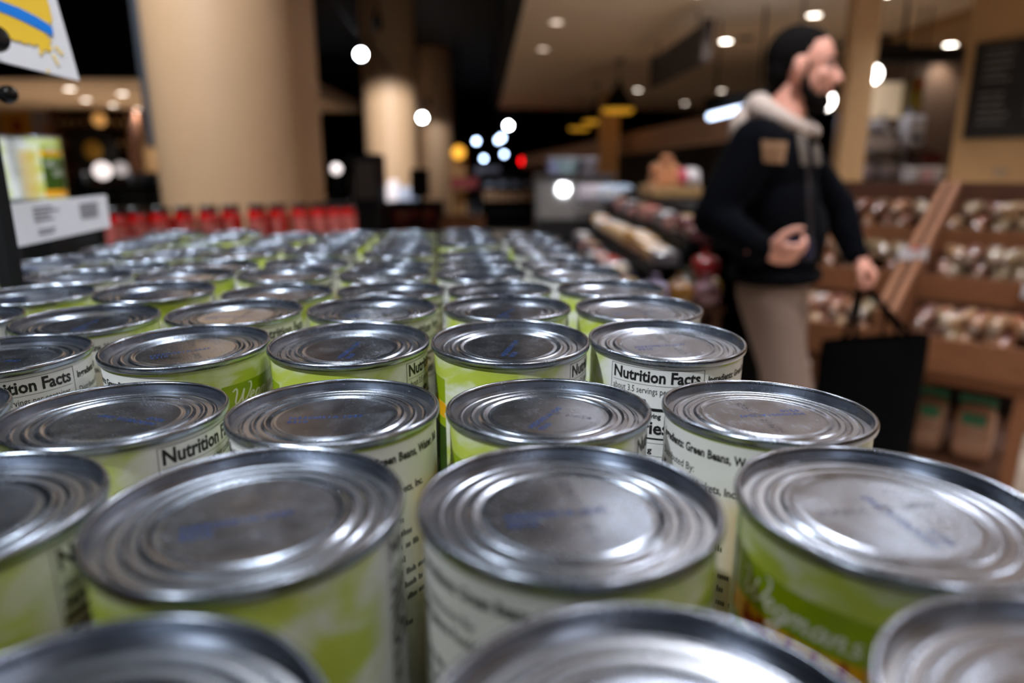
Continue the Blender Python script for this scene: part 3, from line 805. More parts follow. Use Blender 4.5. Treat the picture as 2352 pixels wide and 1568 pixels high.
wb(MB().bx((a.x, 19.8, 0), (b.x, 19.85, b.z)), 'back_panel', M('dark_walnut', (48, 30, 18), 0.6), ws)
for x in (a.x, (a.x + b.x) / 2, b.x): wb(MB().bx((x - 0.04, 19.3, 0), (x + 0.04, 19.8, b.z)), 'upright', m_wood_d, ws)
for k in range(6):
    z = 0.3 + k * (b.z - 0.35) / 5
    wb(MB().bx((a.x, 19.3, z - 0.02), (b.x, 19.8, z)), 'shelf_board', m_wood_d, ws)
bot = MB().lathe([(0.038, 0), (0.04, 0.01), (0.04, 0.18), (0.016, 0.24), (0.014, 0.31)], 12)
bots = [bot.mesh('bottle', M('bottle_green_glass', (24, 30, 14), 0.15), True)]
bots.append(MB().lathe([(0.038, 0), (0.04, 0.01), (0.04, 0.18), (0.016, 0.24), (0.014, 0.31)], 12).mesh('bottle', M('bottle_amber_glass', (120, 72, 24), 0.15), True))
blab = MB().lathe([(0.041, 0.05), (0.041, 0.14)], 12).mesh('paper_label', M('cream_label', (200, 180, 140), 0.6), True)
cnt = 0
for k in range(3, 5):
    z = 0.3 + k * (b.z - 0.35) / 5
    for i in range(9):
        x = a.x + 0.14 + i * (b.x - a.x - 0.28) / 8
        t = thing('wine_bottle', 'wine bottle on the %s shelf of the far alcove, %s from the left' % (['upper', 'lower'][4 - k], ORD[i]), 'bottle', (x, 19.42, z), group='wine bottles in the far alcove')
        link('glass', bots[(i * 7 + k) % 2], t); link('paper_label', blab, t); cnt += 1
# round wall sign with a yellow centre
c = at(215, 345, 19.0)
t = thing('round_sign', 'round black sign with a yellow centre in the far alcove', 'sign', c)
rt = rotm(x=R(90))
MB().lathe([(0.62, -0.03), (0.62, 0.03)], 40, rot=rt).build('disc', m_black, t)
MB().lathe([(0.25, 0.02), (0.24, 0.045)], 32, rot=rt).build('yellow_centre', M('dull_yellow', (150, 116, 40), 0.6), t)
wb(MB().tube([(c.x, 19.0, c.z + 0.6), (c.x, 19.0, SOF_Z - 0.001)], 0.012, 6), 'drop_rod', m_black, t)
c = at(228, 275, 18.9)
t = thing('globe_lamp', 'small warm globe lamp glowing in the far alcove', 'lamp', c)
MB().blob((0, 0, 0), (0.17, 0.17, 0.17), 1.0, 16, 10).build('globe', M('warm_globe_glass', (220, 165, 95), 0.4, emit=0.55), t, True)
wb(MB().tube([(c.x, 18.9, c.z + 0.15), (c.x, 18.9, SOF_Z - 0.001)], 0.01, 6), 'cord', m_black, t)
# glass-fronted counter with bright lamp globes
a, b = at(130, 470, 9.0), at(420, 425, 9.0)
ct = thing('glass_counter', 'dark glass fronted counter below the far left alcove', 'counter', ((a.x + b.x) / 2, 9.3, 0))
wb(MB().bx((a.x - 1.0, 9.0, 0), (b.x, 9.7, a.z - 0.12)), 'base', M('counter_grey', (66, 66, 66), 0.5), ct)
wb(MB().bx((a.x - 1.0, 8.98, b.z - 0.06), (b.x, 9.7, b.z - 0.01)), 'top', m_black, ct)
nn = 6
for i in range(nn):
    x0 = a.x - 1.0 + i * (b.x - a.x + 1.0) / nn
    x1 = x0 + (b.x - a.x + 1.0) / nn
    wb(MB().bx((x0 + 0.02, 9.02, a.z - 0.12), (x1 - 0.02, 9.05, b.z - 0.06)), 'front_pane', M('grey_glass', (116, 122, 122), 0.12), ct)
    wb(MB().bx((x1 - 0.02, 9.01, a.z - 0.12), (x1 + 0.02, 9.06, b.z - 0.06)), 'mullion', m_black, ct)
for px, py, rr, lb_, em in [(235, 392, 0.11, 'bright white lamp globe on the far counter', 1.4), (278, 388, 0.09, 'dimmer white lamp globe on the far counter', 0.45), (772, 388, 0.08, 'white lamp globe just beyond the big pillar', 1.2)]:
    Y = 9.3 if px < 500 else 11.0
    c = at(px, py, Y)
    base = b.z - 0.01 if px < 500 else 0.0
    t = thing('table_lamp' if px < 500 else 'floor_lamp', lb_, 'lamp', (c.x, Y, base), group='white table lamp globes')
    wb(MB().lathe([(0.07, base), (0.07, base + 0.015), (0.012, base + 0.02), (0.012, c.z)], 16, (c.x, Y, 0)), 'stem', m_black, t)
    wb(MB().blob(c, (rr, rr, rr), 1.0, 18, 12), 'globe', M('lamp_globe_%d' % px, (255, 240, 236), 0.4, emit=em), t, True)
for k, (px, py, s, c_) in enumerate([(312, 408, 0.08, (150, 160, 170)), (345, 412, 0.09, (96, 104, 116)), (190, 415, 0.08, (70, 78, 80)), (376, 412, 0.08, (190, 205, 205))]):
    p = at(px, py, 9.4)
    t = thing('counter_tin', ['pale tin on the far glass counter', 'blue grey tin on the far glass counter', 'dark tin on the far glass counter', 'shiny tin nearest the big pillar on the far counter'][k], 'tin', (p.x, 9.4, b.z - 0.01))
    MB().lathe([(s * 0.9, 0), (s, 0.01), (s, 0.14), (s * 0.95, 0.15)], 20).build('tin', M('tin_%d' % k, c_, 0.3, 0.6), t, True)
    MB().lathe([(s * 1.03, 0.14), (s * 1.03, 0.165), (s * 0.9, 0.17)], 20).build('lid', m_steel, t, True)

# ------------------------------------------------------------------ middle distance: pendants, hanging sign, speaker, light strip
m_amber = M('amber_shade_lining', (232, 166, 46), 0.5, emit=0.55)
def pendant(px, py, Y, dia, label):
    c = at(px, py, Y)                      # middle of the shade's lower rim
    t = thing('pendant_lamp', label, 'pendant lamp', c, group='black cone pendant lamps')
    r = dia / 2
    MB().lathe([(r, 0.0), (r * 1.01, 0.02), (r * 0.66, r * 0.6), (r * 0.24, r * 1.25), (r * 0.14, r * 1.6), (r * 0.05, r * 1.65)], 36).build('shade', m_black, t, True)
    MB().lathe([(r * 0.97, -0.002), (r * 0.96, -0.10 * r), (r * 0.80, -0.24 * r), (r * 0.5, -0.26 * r)], 36).build('amber_diffuser', m_amber, t, True)
    wb(MB().tube([(c.x, Y, c.z + r * 1.6), (c.x, Y, SOF_Z - 0.001)], 0.008, 6), 'cord', m_black, t)
    wb(MB().lathe([(0.07, SOF_Z - 0.03), (0.075, SOF_Z - 0.001)], 20, (c.x, Y, 0)), 'ceiling_cup', M('cup_brown', (80, 58, 38), 0.6), t)
    return t
pendant(1419, 250, 11.0, 0.5, 'nearest black cone pendant lamp with an amber underside')
pendant(1368, 277, 14.0, 0.5, 'middle black cone pendant lamp with an amber underside')
pendant(1330, 293, 17.0, 0.5, 'farthest black cone pendant lamp with an amber underside')

s0, s1 = at(1617, 135, 7.4), at(1497, 195, 9.7)
zb = (s0.z + s1.z) / 2; zt = at(1617, 50, 7.4).z
hs = thing('hanging_sign', 'long dark hanging sign board under the tan soffit', 'sign', ((s0.x + s1.x) / 2, 8.5, zb))
u = Vector((s1.x - s0.x, s1.y - s0.y, 0)); nn_ = Vector((u.y, -u.x, 0)).normalized()
P0, P1 = Vector((s0.x, s0.y, zb)), Vector((s1.x, s1.y, zb))
wb(MB().prism([P0, P1, P1 + Vector((0, 0, zt - zb)), P0 + Vector((0, 0, zt - zb))], nn_ * 0.05), 'board', M('dark_plum_board', (40, 30, 28), 0.6), hs)
for k in (0.0, 1.0):
    p = P0.lerp(P1, k)
    wb(MB().bx((p.x - 0.03, p.y - 0.04, zb - 0.02), (p.x + 0.07, p.y + 0.04, zt + 0.02)), 'end_trim', M('dark_brown_trim', (46, 32, 24), 0.7), hs)
for k in (0.12, 0.88):
    p = P0.lerp(P1, k)
    wb(MB().tube([(p.x, p.y, zt), (p.x, p.y, SOF_Z - 0.001)], 0.008, 6), 'drop_rod', m_black, hs)
lo = P0.lerp(P1, 0.0) - Vector((0, 0, 0.03)); hi = P0.lerp(P1, 1.0) - Vector((0, 0, 0.03))
wb(MB().tube([lo, hi], 0.02, 6), 'lower_rail', M('dark_brown_trim', (46, 32, 24), 0.7), hs)

c = atz(1712, 86, SOF_Z)
t = thing('ceiling_speaker', 'dark round ceiling speaker near the bright oval downlight', 'speaker', c)
MB().lathe([(0.10, -0.001), (0.11, -0.012), (0.09, -0.02), (0.03, -0.022)], 28).build('grille', M('dark_grille', (70, 52, 42), 0.7), t, True)
MB().lathe([(0.13, 0.0), (0.13, -0.008), (0.11, -0.01)], 28).build('trim_ring', M('white_trim', (205, 190, 172), 0.5), t, True)

# dark canopy with a cool light strip behind the man's shoulder
l0, l1 = at(1630, 268, 8.0), at(1760, 236, 7.2)
ls = thing('light_strip', 'cool white light strip under a dark canopy behind the man', 'light strip', l0)
dv_ = l1 - l0
for k in (0.0, 0.62):
    wb(MB().tube([l0 + dv_ * k, l0 + dv_ * (k + 0.54)], 0.035, 10), 'tube', M('cool_tube', (205, 224, 255), 0.4, emit=5.0), ls)
wb(MB().prism([l0 + Vector((-0.05, 0, 0.05)), l1 + Vector((0.6, -0.4, 0.05)), l1 + Vector((0.6, -0.4, 0.2)), l0 + Vector((-0.05, 0, 0.2))], (0.1, 0.5, 0)), 'canopy', m_black, ls)
for k in (0.1, 0.9):
    p = l0 + dv_ * k
    wb(MB().tube([p + Vector((0.05, 0.2, 0.2)), (p.x + 0.05, p.y + 0.2, SOF_Z - 0.001)], 0.012, 6), 'drop_rod', m_black, ls)

# tan fascia band over the deli, rising towards the camera on the right
f0, f1 = at(1200, 385, 17.5), at(1640, 322, 9.0)
g0, g1 = at(1200, 360, 17.5), at(1640, 262, 9.0)
struct('trim_4', MB().prism([f0, f1, Vector((f1.x, f1.y, g1.z)), Vector((f0.x, f0.y, g0.z))], (0.25, 0.25, 0)), M('dusty_tan_fascia', (176, 138, 116), 0.7))
# dark deli back wall under it
struct('wall_deli', MB().prism([(f0.x + 0.5, f0.y + 0.6, 0), (f1.x + 0.9, f1.y + 0.6, 0), (f1.x + 0.9, f1.y + 0.6, f1.z + 0.1), (f0.x + 0.5, f0.y + 0.6, f0.z + 0.1)], (0.1, 0.1, 0)), M('black_deli_wall', (26, 22, 20), 0.7))

# far aisle ends: gondola shelves, coolers, small signs
def gondola(name, label, px0, px1, ytop, Y, mat_body, goods, depth=0.5, cat='shelf'):
    a, b = at(px0, ytop, Y), at(px1, ytop, Y)
    t = thing(name, label, cat, ((a.x + b.x) / 2, Y + depth / 2, 0))
    H = a.z
    wb(MB().bx((a.x, Y + depth - 0.03, 0), (b.x, Y + depth, H)), 'back_panel', mat_body, t)
    for x in (a.x, b.x): wb(MB().bx((x - 0.02, Y, 0), (x + 0.02, Y + depth - 0.03, H)), 'side_panel', mat_body, t)
    ns = 4; g = 0
    for k in range(ns):
        z = 0.12 + k * (H - 0.2) / ns
        wb(MB().bx((a.x + 0.02, Y, z - 0.02), (b.x - 0.02, Y + depth - 0.03, z)), 'shelf_board', mat_body, t)
        if goods:
            m_ = max(2, int((b.x - a.x) / 0.28))
            for i in range(m_):
                if k < 2: continue
                x0 = a.x + 0.05 + i * (b.x - a.x - 0.1) / m_
                w_ = (b.x - a.x - 0.1) / m_ - 0.03
                h_ = (H - 0.2) / ns * random.Random(i * 7 + k).uniform(0.55, 0.85)
                q = goods[(i * 3 + k) % len(goods)]
                o = thing('grocery_box', '%s box, %s from the left on the %s shelf of the %s' % (q[0], ORD[i], ['', '', 'third', 'top'][k], label), 'box', (x0 + w_ / 2, Y + 0.16, z), group='boxes on the ' + label)
                MB().box((0, 0, h_ / 2), (w_, 0.2, h_), ch=0.008).build('carton', M('carton_' + q[0].replace(' ', '_'), q[1], 0.5), o)
                MB().box((0, -0.102, h_ / 2), (w_ * 0.6, 0.006, h_ * 0.5)).build('printed_panel', M('panel_' + q[0].replace(' ', '_'), q[2], 0.5), o)
    return t
RED = [('red', (140, 26, 18), (190, 110, 80)), ('brown', (110, 60, 34), (150, 100, 60)), ('maroon', (90, 18, 18), (150, 60, 40))]
MIX = [('navy', (30, 34, 60), (120, 130, 150)), ('white', (190, 186, 190), (120, 120, 160)), ('tan', (170, 130, 90), (110, 70, 50))]
gondola('gondola_shelf', 'low dark far shelf', 890, 1010, 464, 9.95, M('dark_maroon_metal', (44, 20, 18), 0.6), RED)
gondola('gondola_shelf', 'tall black far rack', 1105, 1235, 395, 15.0, m_black, MIX)
# black upright cooler with a pale poster
a, b = at(798, 480, 9.5), at(866, 352, 9.5)
t = thing('upright_cooler', 'black upright cooler with a pale poster beyond the red jars', 'cooler', ((a.x + b.x) / 2, 9.8, 0))
wb(MB().bx((a.x, 9.5, 0), (b.x, 10.1, b.z), ch=0.03), 'cabinet', M('black_blue_cabinet', (22, 25, 32), 0.5), t)
wb(MB().bx((a.x + 0.13, 9.47, b.z - 0.60), (b.x - 0.04, 9.5, b.z - 0.1)), 'poster', M('grey_poster', (130, 122, 124), 0.6), t)
wb(MB().bx((a.x + 0.05, 9.46, 0.3), (a.x + 0.08, 9.5, 1.2)), 'handle', m_steel, t)
# white goods counter under the lit pillar
a, b = at(866, 470, 10.8), at(965, 418, 10.8)
t = thing('service_counter', 'pale service counter at the foot of the lit pillar', 'counter', ((a.x + b.x) / 2, 11.1, 0))
wb(MB().bx((a.x, 10.8, 0), (b.x, 11.4, a.z)), 'base', M('counter_mauve', (110, 100, 110), 0.5), t)
wb(MB().bx((a.x - 0.03, 10.77, a.z), (b.x + 0.03, 11.43, a.z + 0.04)), 'top', m_steel, t)
for i, (px, w_, h_, c_) in enumerate([(880, 0.2, 0.22, (225, 210, 205)), (905, 0.16, 0.3, (235, 222, 222)), (930, 0.2, 0.2, (170, 174, 190)), (950, 0.14, 0.16, (120, 130, 150))]):
    p = at(px, 440, 11.0)
    o = thing('paper_bag', ['cream', 'tall white', 'pale blue', 'small blue grey'][i] + ' paper bag on the service counter', 'bag', (p.x, 11.0, a.z + 0.04))
    MB().box((0, 0, h_ / 2), (w_, 0.14, h_), taper=0.92).build('bag', M('bag_%d' % i, c_, 0.5), o)
    MB().box((0, 0, h_ + 0.012), (w_ * 0.88, 0.03, 0.03)).build('folded_top', M('bag_%d' % i, c_, 0.5), o)
# black checkout screen on a pole
p = at(965, 425, 9.8)
t = thing('checkout_screen', 'black checkout screen on a pole before the far pillars', 'monitor', (p.x, 9.8, 0))
wb(MB().bx((p.x - 0.13, 9.75, at(965, 452, 9.8).z), (p.x + 0.13, 9.82, at(965, 388, 9.8).z), ch=0.015), 'screen', m_black, t)
wb(MB().tube([(p.x, 9.85, 0.02), (p.x, 9.85, p.z)], 0.03, 10), 'pole', m_black, t)
wb(MB().lathe([(0.2, 0), (0.2, 0.02), (0.05, 0.03)], 24, (p.x, 9.85, 0)), 'base', m_black, t)
# red awning sign, amber lamp, red light, olive plant box
def hung(name, label, cat, px, py, w_px, h_px, Y, mat, th=0.06, drop=True):
    a, b = at(px - w_px / 2, py + h_px / 2, Y), at(px + w_px / 2, py - h_px / 2, Y)
    t = thing(name, label, cat, ((a.x + b.x) / 2, Y, a.z))
    wb(MB().bx((a.x, Y, a.z), (b.x, Y + th, b.z), ch=0.01), 'board', mat, t)
    for x in (a.x + (b.x - a.x) * 0.15, b.x - (b.x - a.x) * 0.15):
        if drop: wb(MB().tube([(x, Y + th / 2, b.z), (x, Y + th / 2, CEIL_Z - 0.001)], 0.01, 6), 'drop_rod', m_black, t)
        else: wb(MB().tube([(x, Y + th / 2, 0), (x, Y + th / 2, a.z)], 0.03, 6), 'leg', m_black, t)
    return t
hung('red_sign', 'red sign board low in the distant aisle', 'sign', 1066, 420, 62, 26, 16, M('red_board', (150, 40, 42), 0.6), drop=False)
hung('screen', 'pale blue menu screen above the distant deli', 'screen', 1120, 392, 56, 20, 18, M('pale_blue_screen', (90, 92, 112), 0.4, emit=0.25), drop=True)
c = at(1053, 350, 16.5)
t = thing('globe_lamp', 'amber globe lamp hanging over the distant aisle', 'lamp', c)
MB().blob((0, 0, 0), (0.15, 0.15, 0.15), 1.0, 16, 10).build('globe', M('amber_globe_glass', (250, 176, 60), 0.4, emit=1.6), t, True)
wb(MB().tube([(c.x, 16.5, c.z + 0.14), (c.x, 16.5, CEIL_Z - 0.001)], 0.01, 6), 'cord', m_black, t)
p = at(1052, 400, 17.2)
struct('column_aisle', MB().bx((p.x - 0.2, 17.2, 0), (p.x + 0.2, 17.6, at(1052, 345, 17.2).z)), M('amber_column', (196, 146, 86), 0.6))
c = at(1202, 370, 19.0)
t = thing('neon_light', 'round red neon light in the distance', 'lamp', c)
MB().lathe([(0.10, -0.02), (0.10, 0.02)], 24, rot=rotm(x=R(90))).build('disc', M('red_neon', (255, 10, 20), 0.4, emit=5.0), t)
wb(MB().tube([(c.x, 19.0, c.z + 0.09), (c.x, 19.0, CEIL_Z - 0.001)], 0.01, 6), 'cord', m_black, t)
p = at(1060, 500, 8.0)
t = thing('wooden_crate', 'tan wooden crate stand at the end of the aisle', 'crate', (p.x, 8.0, 0))
ht = at(1060, 500, 8.0).z
for k in range(5):
    z = 0.05 + k * (ht - 0.1) / 4.4
    for yy in (8.0, 8.5): wb(MB().bx((p.x - 0.24, yy, z), (p.x + 0.24, yy + 0.02, z + 0.11)), 'slat', m_wood, t)
for sx in (-0.22, 0.22):
    for yy in (8.02, 8.48): wb(MB().bx((p.x + sx - 0.02, yy, 0), (p.x + sx + 0.02, yy + 0.03, ht)), 'corner_post', m_wood, t)
for sx in (-0.25, 0.23): wb(MB().bx((p.x + sx, 8.0, 0.05), (p.x + sx + 0.02, 8.52, ht - 0.02)), 'side_board', m_wood, t)

# steel and glass deli case, with tubs, and packs standing in for its reflections
a, b = at(1232, 505, 6.0), at(1345, 400, 6.0)
t = thing('deli_case', 'steel and glass deli case beyond the cans', 'display case', ((a.x + b.x) / 2, 6.4, 0))
wb(MB().bx((a.x, 6.1, 0), (b.x + 0.3, 6.9, a.z)), 'base', M('case_black', (24, 24, 26), 0.4), t)
gl = M('case_glass', (104, 100, 98), 0.06)
wb(MB().prism([(a.x, 6.1, a.z), (b.x + 0.3, 6.1, a.z), (b.x + 0.3, 6.35, b.z - 0.03), (a.x, 6.35, b.z - 0.03)], (0, 0.02, 0)), 'front_pane', gl, t)
wb(MB().bx((a.x, 6.3, b.z - 0.03), (b.x + 0.3, 6.9, b.z)), 'top', m_steel, t)
for x in (a.x, b.x + 0.27): wb(MB().prism([(x, 6.1, a.z), (x, 6.9, a.z), (x, 6.9, b.z - 0.03), (x, 6.35, b.z - 0.03)], (0.03, 0, 0)), 'end_panel', M('case_black', (24, 24, 26), 0.4), t)
zled = at(1380, 462, 6.0).z
wb(MB().bx((at(1325, 462, 6.0).x, 5.88, zled - 0.02), (at(1440, 462, 6.0).x, 6.12, zled)), 'front_ledge', m_steel, t)
for i, (px, py, c_, sw) in enumerate([(1352, 440, (226, 214, 226), 0.12), (1386, 436, (205, 220, 240), 0.13), (1414, 448, (190, 212, 240), 0.12)]):  # packs added in place of white-blue reflections on the case
    q = at(px, py, 6.22)
    o = thing('ice_pack', ['pinkish white pack on the deli case rim', 'pale blue pack on the deli case rim', 'bright blue white pack at the end of the deli case', 'dull pink pack lower on the deli case front'][i], 'food package', (q.x, 6.0, zled))
    MB().blob((0, 0, 0.07), (sw, 0.10, 0.07), 0.5, 16, 9, lump=0.03, seed=i).build('wrapper', M('ice_%d' % i, c_, 0.12, coat=0.9), o, True)
    MB().box((0, -0.1, 0.07), (sw * 0.8, 0.01, 0.05)).build('sticker', m_white, o)
for i, (px, py, c_, s_) in enumerate([(1275, 392, (160, 165, 200), 0.13), (1300, 400, (150, 176, 180), 0.2), (1352, 402, (120, 110, 116), 0.14)]):
    q = at(px, py, 6.6)
    o = thing('salad_tub', ['lilac plastic tub on the deli case', 'wide pale green tub on the deli case', 'grey tub at the end of the deli case'][i], 'tub', (q.x, 6.6, b.z))
    MB().lathe([(s_ * 0.4, 0), (s_ * 0.5, 0.01), (s_ * 0.6, 0.12), (s_ * 0.62, 0.13)], 24).build('tub', M('tub_%d' % i, c_, 0.3, coat=0.5), o, True)
    MB().lathe([(s_ * 0.64, 0.13), (s_ * 0.64, 0.145), (s_ * 0.2, 0.15)], 24).build('lid', M('tub_lid', (214, 214, 222), 0.2, coat=0.5), o, True)

# ------------------------------------------------------------------ black open-front produce case between the cans and the man
m_sat = M('satin_black', (10, 10, 12), 0.7, spec=0.2)
oc = thing('open_cooler', 'black open front cooler with stepped food trays behind the cans', 'display case', (0.88, 3.85, 0))
YN, YF, zk = 2.72, 5.0, 1.13
wb(MB().prism([(0.38, YF, 0), (1.14, YF, 0), (1.14, YF, zk), (0.84, YF, zk + 0.03), (0.38, YF, 0.83)], (0, 0.06, 0)), 'end_panel', m_sat, oc)
wb(MB().bx((0.40, YN - 0.05, 0), (1.14, YN, 0.60)), 'end_panel', m_sat, oc)
wb(MB().bx((0.38, YN, 0), (0.42, YF, 0.76)), 'front_panel', m_sat, oc)
wb(MB().bx((1.10, YN, 0), (1.14, YF, zk - 0.05)), 'back_panel', m_sat, oc)
wb(MB().bx((0.84, YN, zk - 0.05), (1.14, YF, zk)), 'top_ledge', m_sat, oc)
tiers = [(0.42, 0.56, 0.80), (0.56, 0.70, 0.92), (0.70, 0.84, 1.02)]
for x0, x1, z_ in tiers:
    wb(MB().bx((x0, YN, z_ - 0.02), (x1, YF, z_)), 'shelf', m_sat, oc)
    wb(MB().bx((x1 - 0.012, YN, z_), (x1, YF, z_ + 0.11)), 'riser', m_sat, oc)
rn = random.Random(11)
PK = [('tan', (214, 176, 128)), ('white', (206, 204, 206)), ('plum', (110, 62, 66)), ('grey', (96, 92, 98)), ('pink', (176, 120, 112)), ('navy', (36, 38, 58)), ('gold', (190, 140, 60))]
def food_pack(loc, sx, sy, sz, ci, label, rz=0.0, tilt=0.0, group=None):
    nm_, c_ = PK[ci]
    o = thing('food_pack', label, 'food package', loc, group=group)
    o.rotation_euler = (0, tilt, rz)
    MB().blob((0, 0, sz / 2), (sx / 2, sy / 2, sz / 2), 0.35, 16, 8).build('tray', M('pack_' + nm_, c_, 0.3, coat=0.5), o, True)
    MB().box((0.0, 0, sz + 0.001), (sx * 0.5, sy * 0.5, 0.004)).build('sticker', M('sticker_%d' % (ci % 3), [(230, 228, 230), (180, 60, 50), (200, 170, 120)][ci % 3], 0.4), o)
    return o
tn_ = ['lowest', 'middle', 'upper']
seq = [[5, 3, 5, 4, 5, 1, 5, 4, 1, 5, 5], [0, 1, 0, 0, 0, 0, 0, 6, 0, 0, 3], [2, 4, 3, 4, 2, 4, 2, 3, 4, 2, 2]]
nC = 11
for k, (x0, x1, z_) in enumerate(tiers):
    for i in range(nC):
        y_ = YF - 0.13 - i * (YF - YN - 0.2) / (nC - 1)
        food_pack(((x0 + x1) / 2 - 0.008, y_, z_ + 0.002), 0.112, (YF - YN) / nC * 0.86, rn.uniform(0.05, 0.085), seq[k][i], '%s food tray, %s from the far end on the %s step of the black cooler' % (PK[seq[k][i]][0], ORD[i], tn_[k]), rn.uniform(-.08, .08), group='food trays in the black cooler')
# bread rolls heaped on the cooler's ledge, with a pink and a white bag beside them
w0, w1 = at(1484, 440, 4.4).x, at(1592, 440, 4.4).x
tray = thing('bread_tray', 'pale wooden tray of rolls on the black cooler ledge', 'tray', ((w0 + w1) / 2, 4.4, zk))
mp_ = M('pale_wood', (176, 140, 92), 0.6)
wb(MB().bx((w0, 4.2, zk), (w1, 4.62, zk + 0.012)), 'base', mp_, tray)
for yy in (4.2, 4.605): wb(MB().bx((w0, yy, zk), (w1, yy + 0.015, zk + 0.075)), 'rim_board', mp_, tray)
for xx in (w0, w1 - 0.015): wb(MB().bx((xx, 4.215, zk), (xx + 0.015, 4.605, zk + 0.075)), 'end_board', mp_, tray)
k = 0
roll_m = [M('crust_%d' % i, c_, 0.45, var=0.25, scale=40, coat=0.3) for i, c_ in enumerate([(196, 130, 84), (176, 112, 72), (206, 146, 98)])]
for lay, (nx, zz) in enumerate([(3, 0.045), (2, 0.105), (2, 0.165), (1, 0.22)]):
    for i in range(nx):
        for j in range(3 if lay < 2 else 2 if lay < 3 else 1):
            x = w0 + 0.05 + (i + 0.5 * (lay % 2)) * 0.062 + (0.03 if lay > 1 else 0)
            o = thing('bread_roll', 'crusty roll in the %s layer of the tray, %s along, %s row' % (['bottom', 'second', 'third', 'top'][lay], ORD[i], ['front', 'middle', 'back'][j]), 'bread roll', (x, 4.28 + j * 0.11 + 0.05 * min(lay, 2) * 0.8, zk + zz - 0.03), rz=0.3 * k, group='crusty rolls on the cooler ledge')
            MB().blob((0, 0, 0.035), (0.040, 0.050, 0.035), 0.85, 14, 9, lump=0.06, seed=k).build('crust', roll_m[k % 3], o, True)
            MB().blob((0, 0, 0.068), (0.007, 0.035, 0.004), 1.0, 8, 5).build('score_mark', M('pale_crumb', (226, 190, 140), 0.7), o, True)
            k += 1
for i, (px, c_, s_) in enumerate([(1558, (196, 86, 100), 0.05), (1582, (214, 208, 210), 0.08)]):
    q = at(px, 425, 4.38)
    o = thing('bread_bag', ['pink wrapped loaf beside the heap of rolls', 'white wrapped loaf beside the heap of rolls'][i], 'bread bag', (q.x, 4.38, zk + 0.012))
    MB().blob((0, 0, 0.085), (s_ / 1.4, 0.12, 0.085), 0.6, 16, 9, lump=0.04, seed=i).build('wrapper', M('wrap_%d' % i, c_, 0.25, coat=0.6), o, True)
    MB().lathe([(0.03, 0), (0.008, 0.03), (0.02, 0.06)], 12, (0, -0.11, 0.1), rotm(x=R(70))).build('twisted_end', M('wrap_%d' % i, c_, 0.25, coat=0.6), o, True)
# lower crates in front of the cooler
zr = at(1500, 660, 2.45).z - 0.055
for i, (px, py, c_) in enumerate([(1425, 622, (170, 120, 110)), (1500, 660, (150, 140, 170)), (1590, 618, (110, 110, 96)), (1555, 640, (150, 104, 40)), (1640, 640, (170, 130, 40)), (1625, 580, (150, 40, 42)), (1615, 660, (160, 120, 130))]):
    q = at(px, py, 2.45)
    o = thing('produce_bag', ['rosy bag low before the black cooler, nearest the cans', 'lilac bag low before the black cooler', 'olive bag low before the black cooler', 'gold bag second from the man, low before the cooler', 'gold bag right beside the man', 'dark red bag beside the man\'s jacket', 'pale pink bag lowest beside the man'][i], 'bag', (q.x, (2.41, 2.41, 2.53, 2.41, 2.53, 2.47, 2.41)[i], zr + (0.085 if i == 5 else 0.0)))
    MB().blob((0, 0, 0.04), (0.05, 0.05, 0.045), 0.7, 14, 8, lump=0.05, seed=i).build('bag', M('bagc_%d' % i, c_, 0.25, coat=0.5), o, True)
    MB().lathe([(0.02, 0.075), (0.006, 0.09), (0.016, 0.11)], 10).build('tied_top', M('bagc_%d' % i, c_, 0.25, coat=0.5), o, True)
rk = thing('low_rack', 'low dark wooden rack in front of the black cooler', 'rack', (0.7, 2.5, 0))
ra, rb_ = at(1390, 650, 2.45).x, at(1652, 650, 2.45).x
for i in range(5): wb(MB().bx((ra, 2.36 + i * 0.05, zr - 0.02), (rb_, 2.40 + i * 0.05, zr)), 'slat', m_wood_d, rk)
for x in (ra + 0.02, rb_ - 0.04):
    for y_ in (2.37, 2.57): wb(MB().bx((x, y_, 0), (x + 0.03, y_ + 0.03, zr - 0.02)), 'leg', m_wood_d, rk)

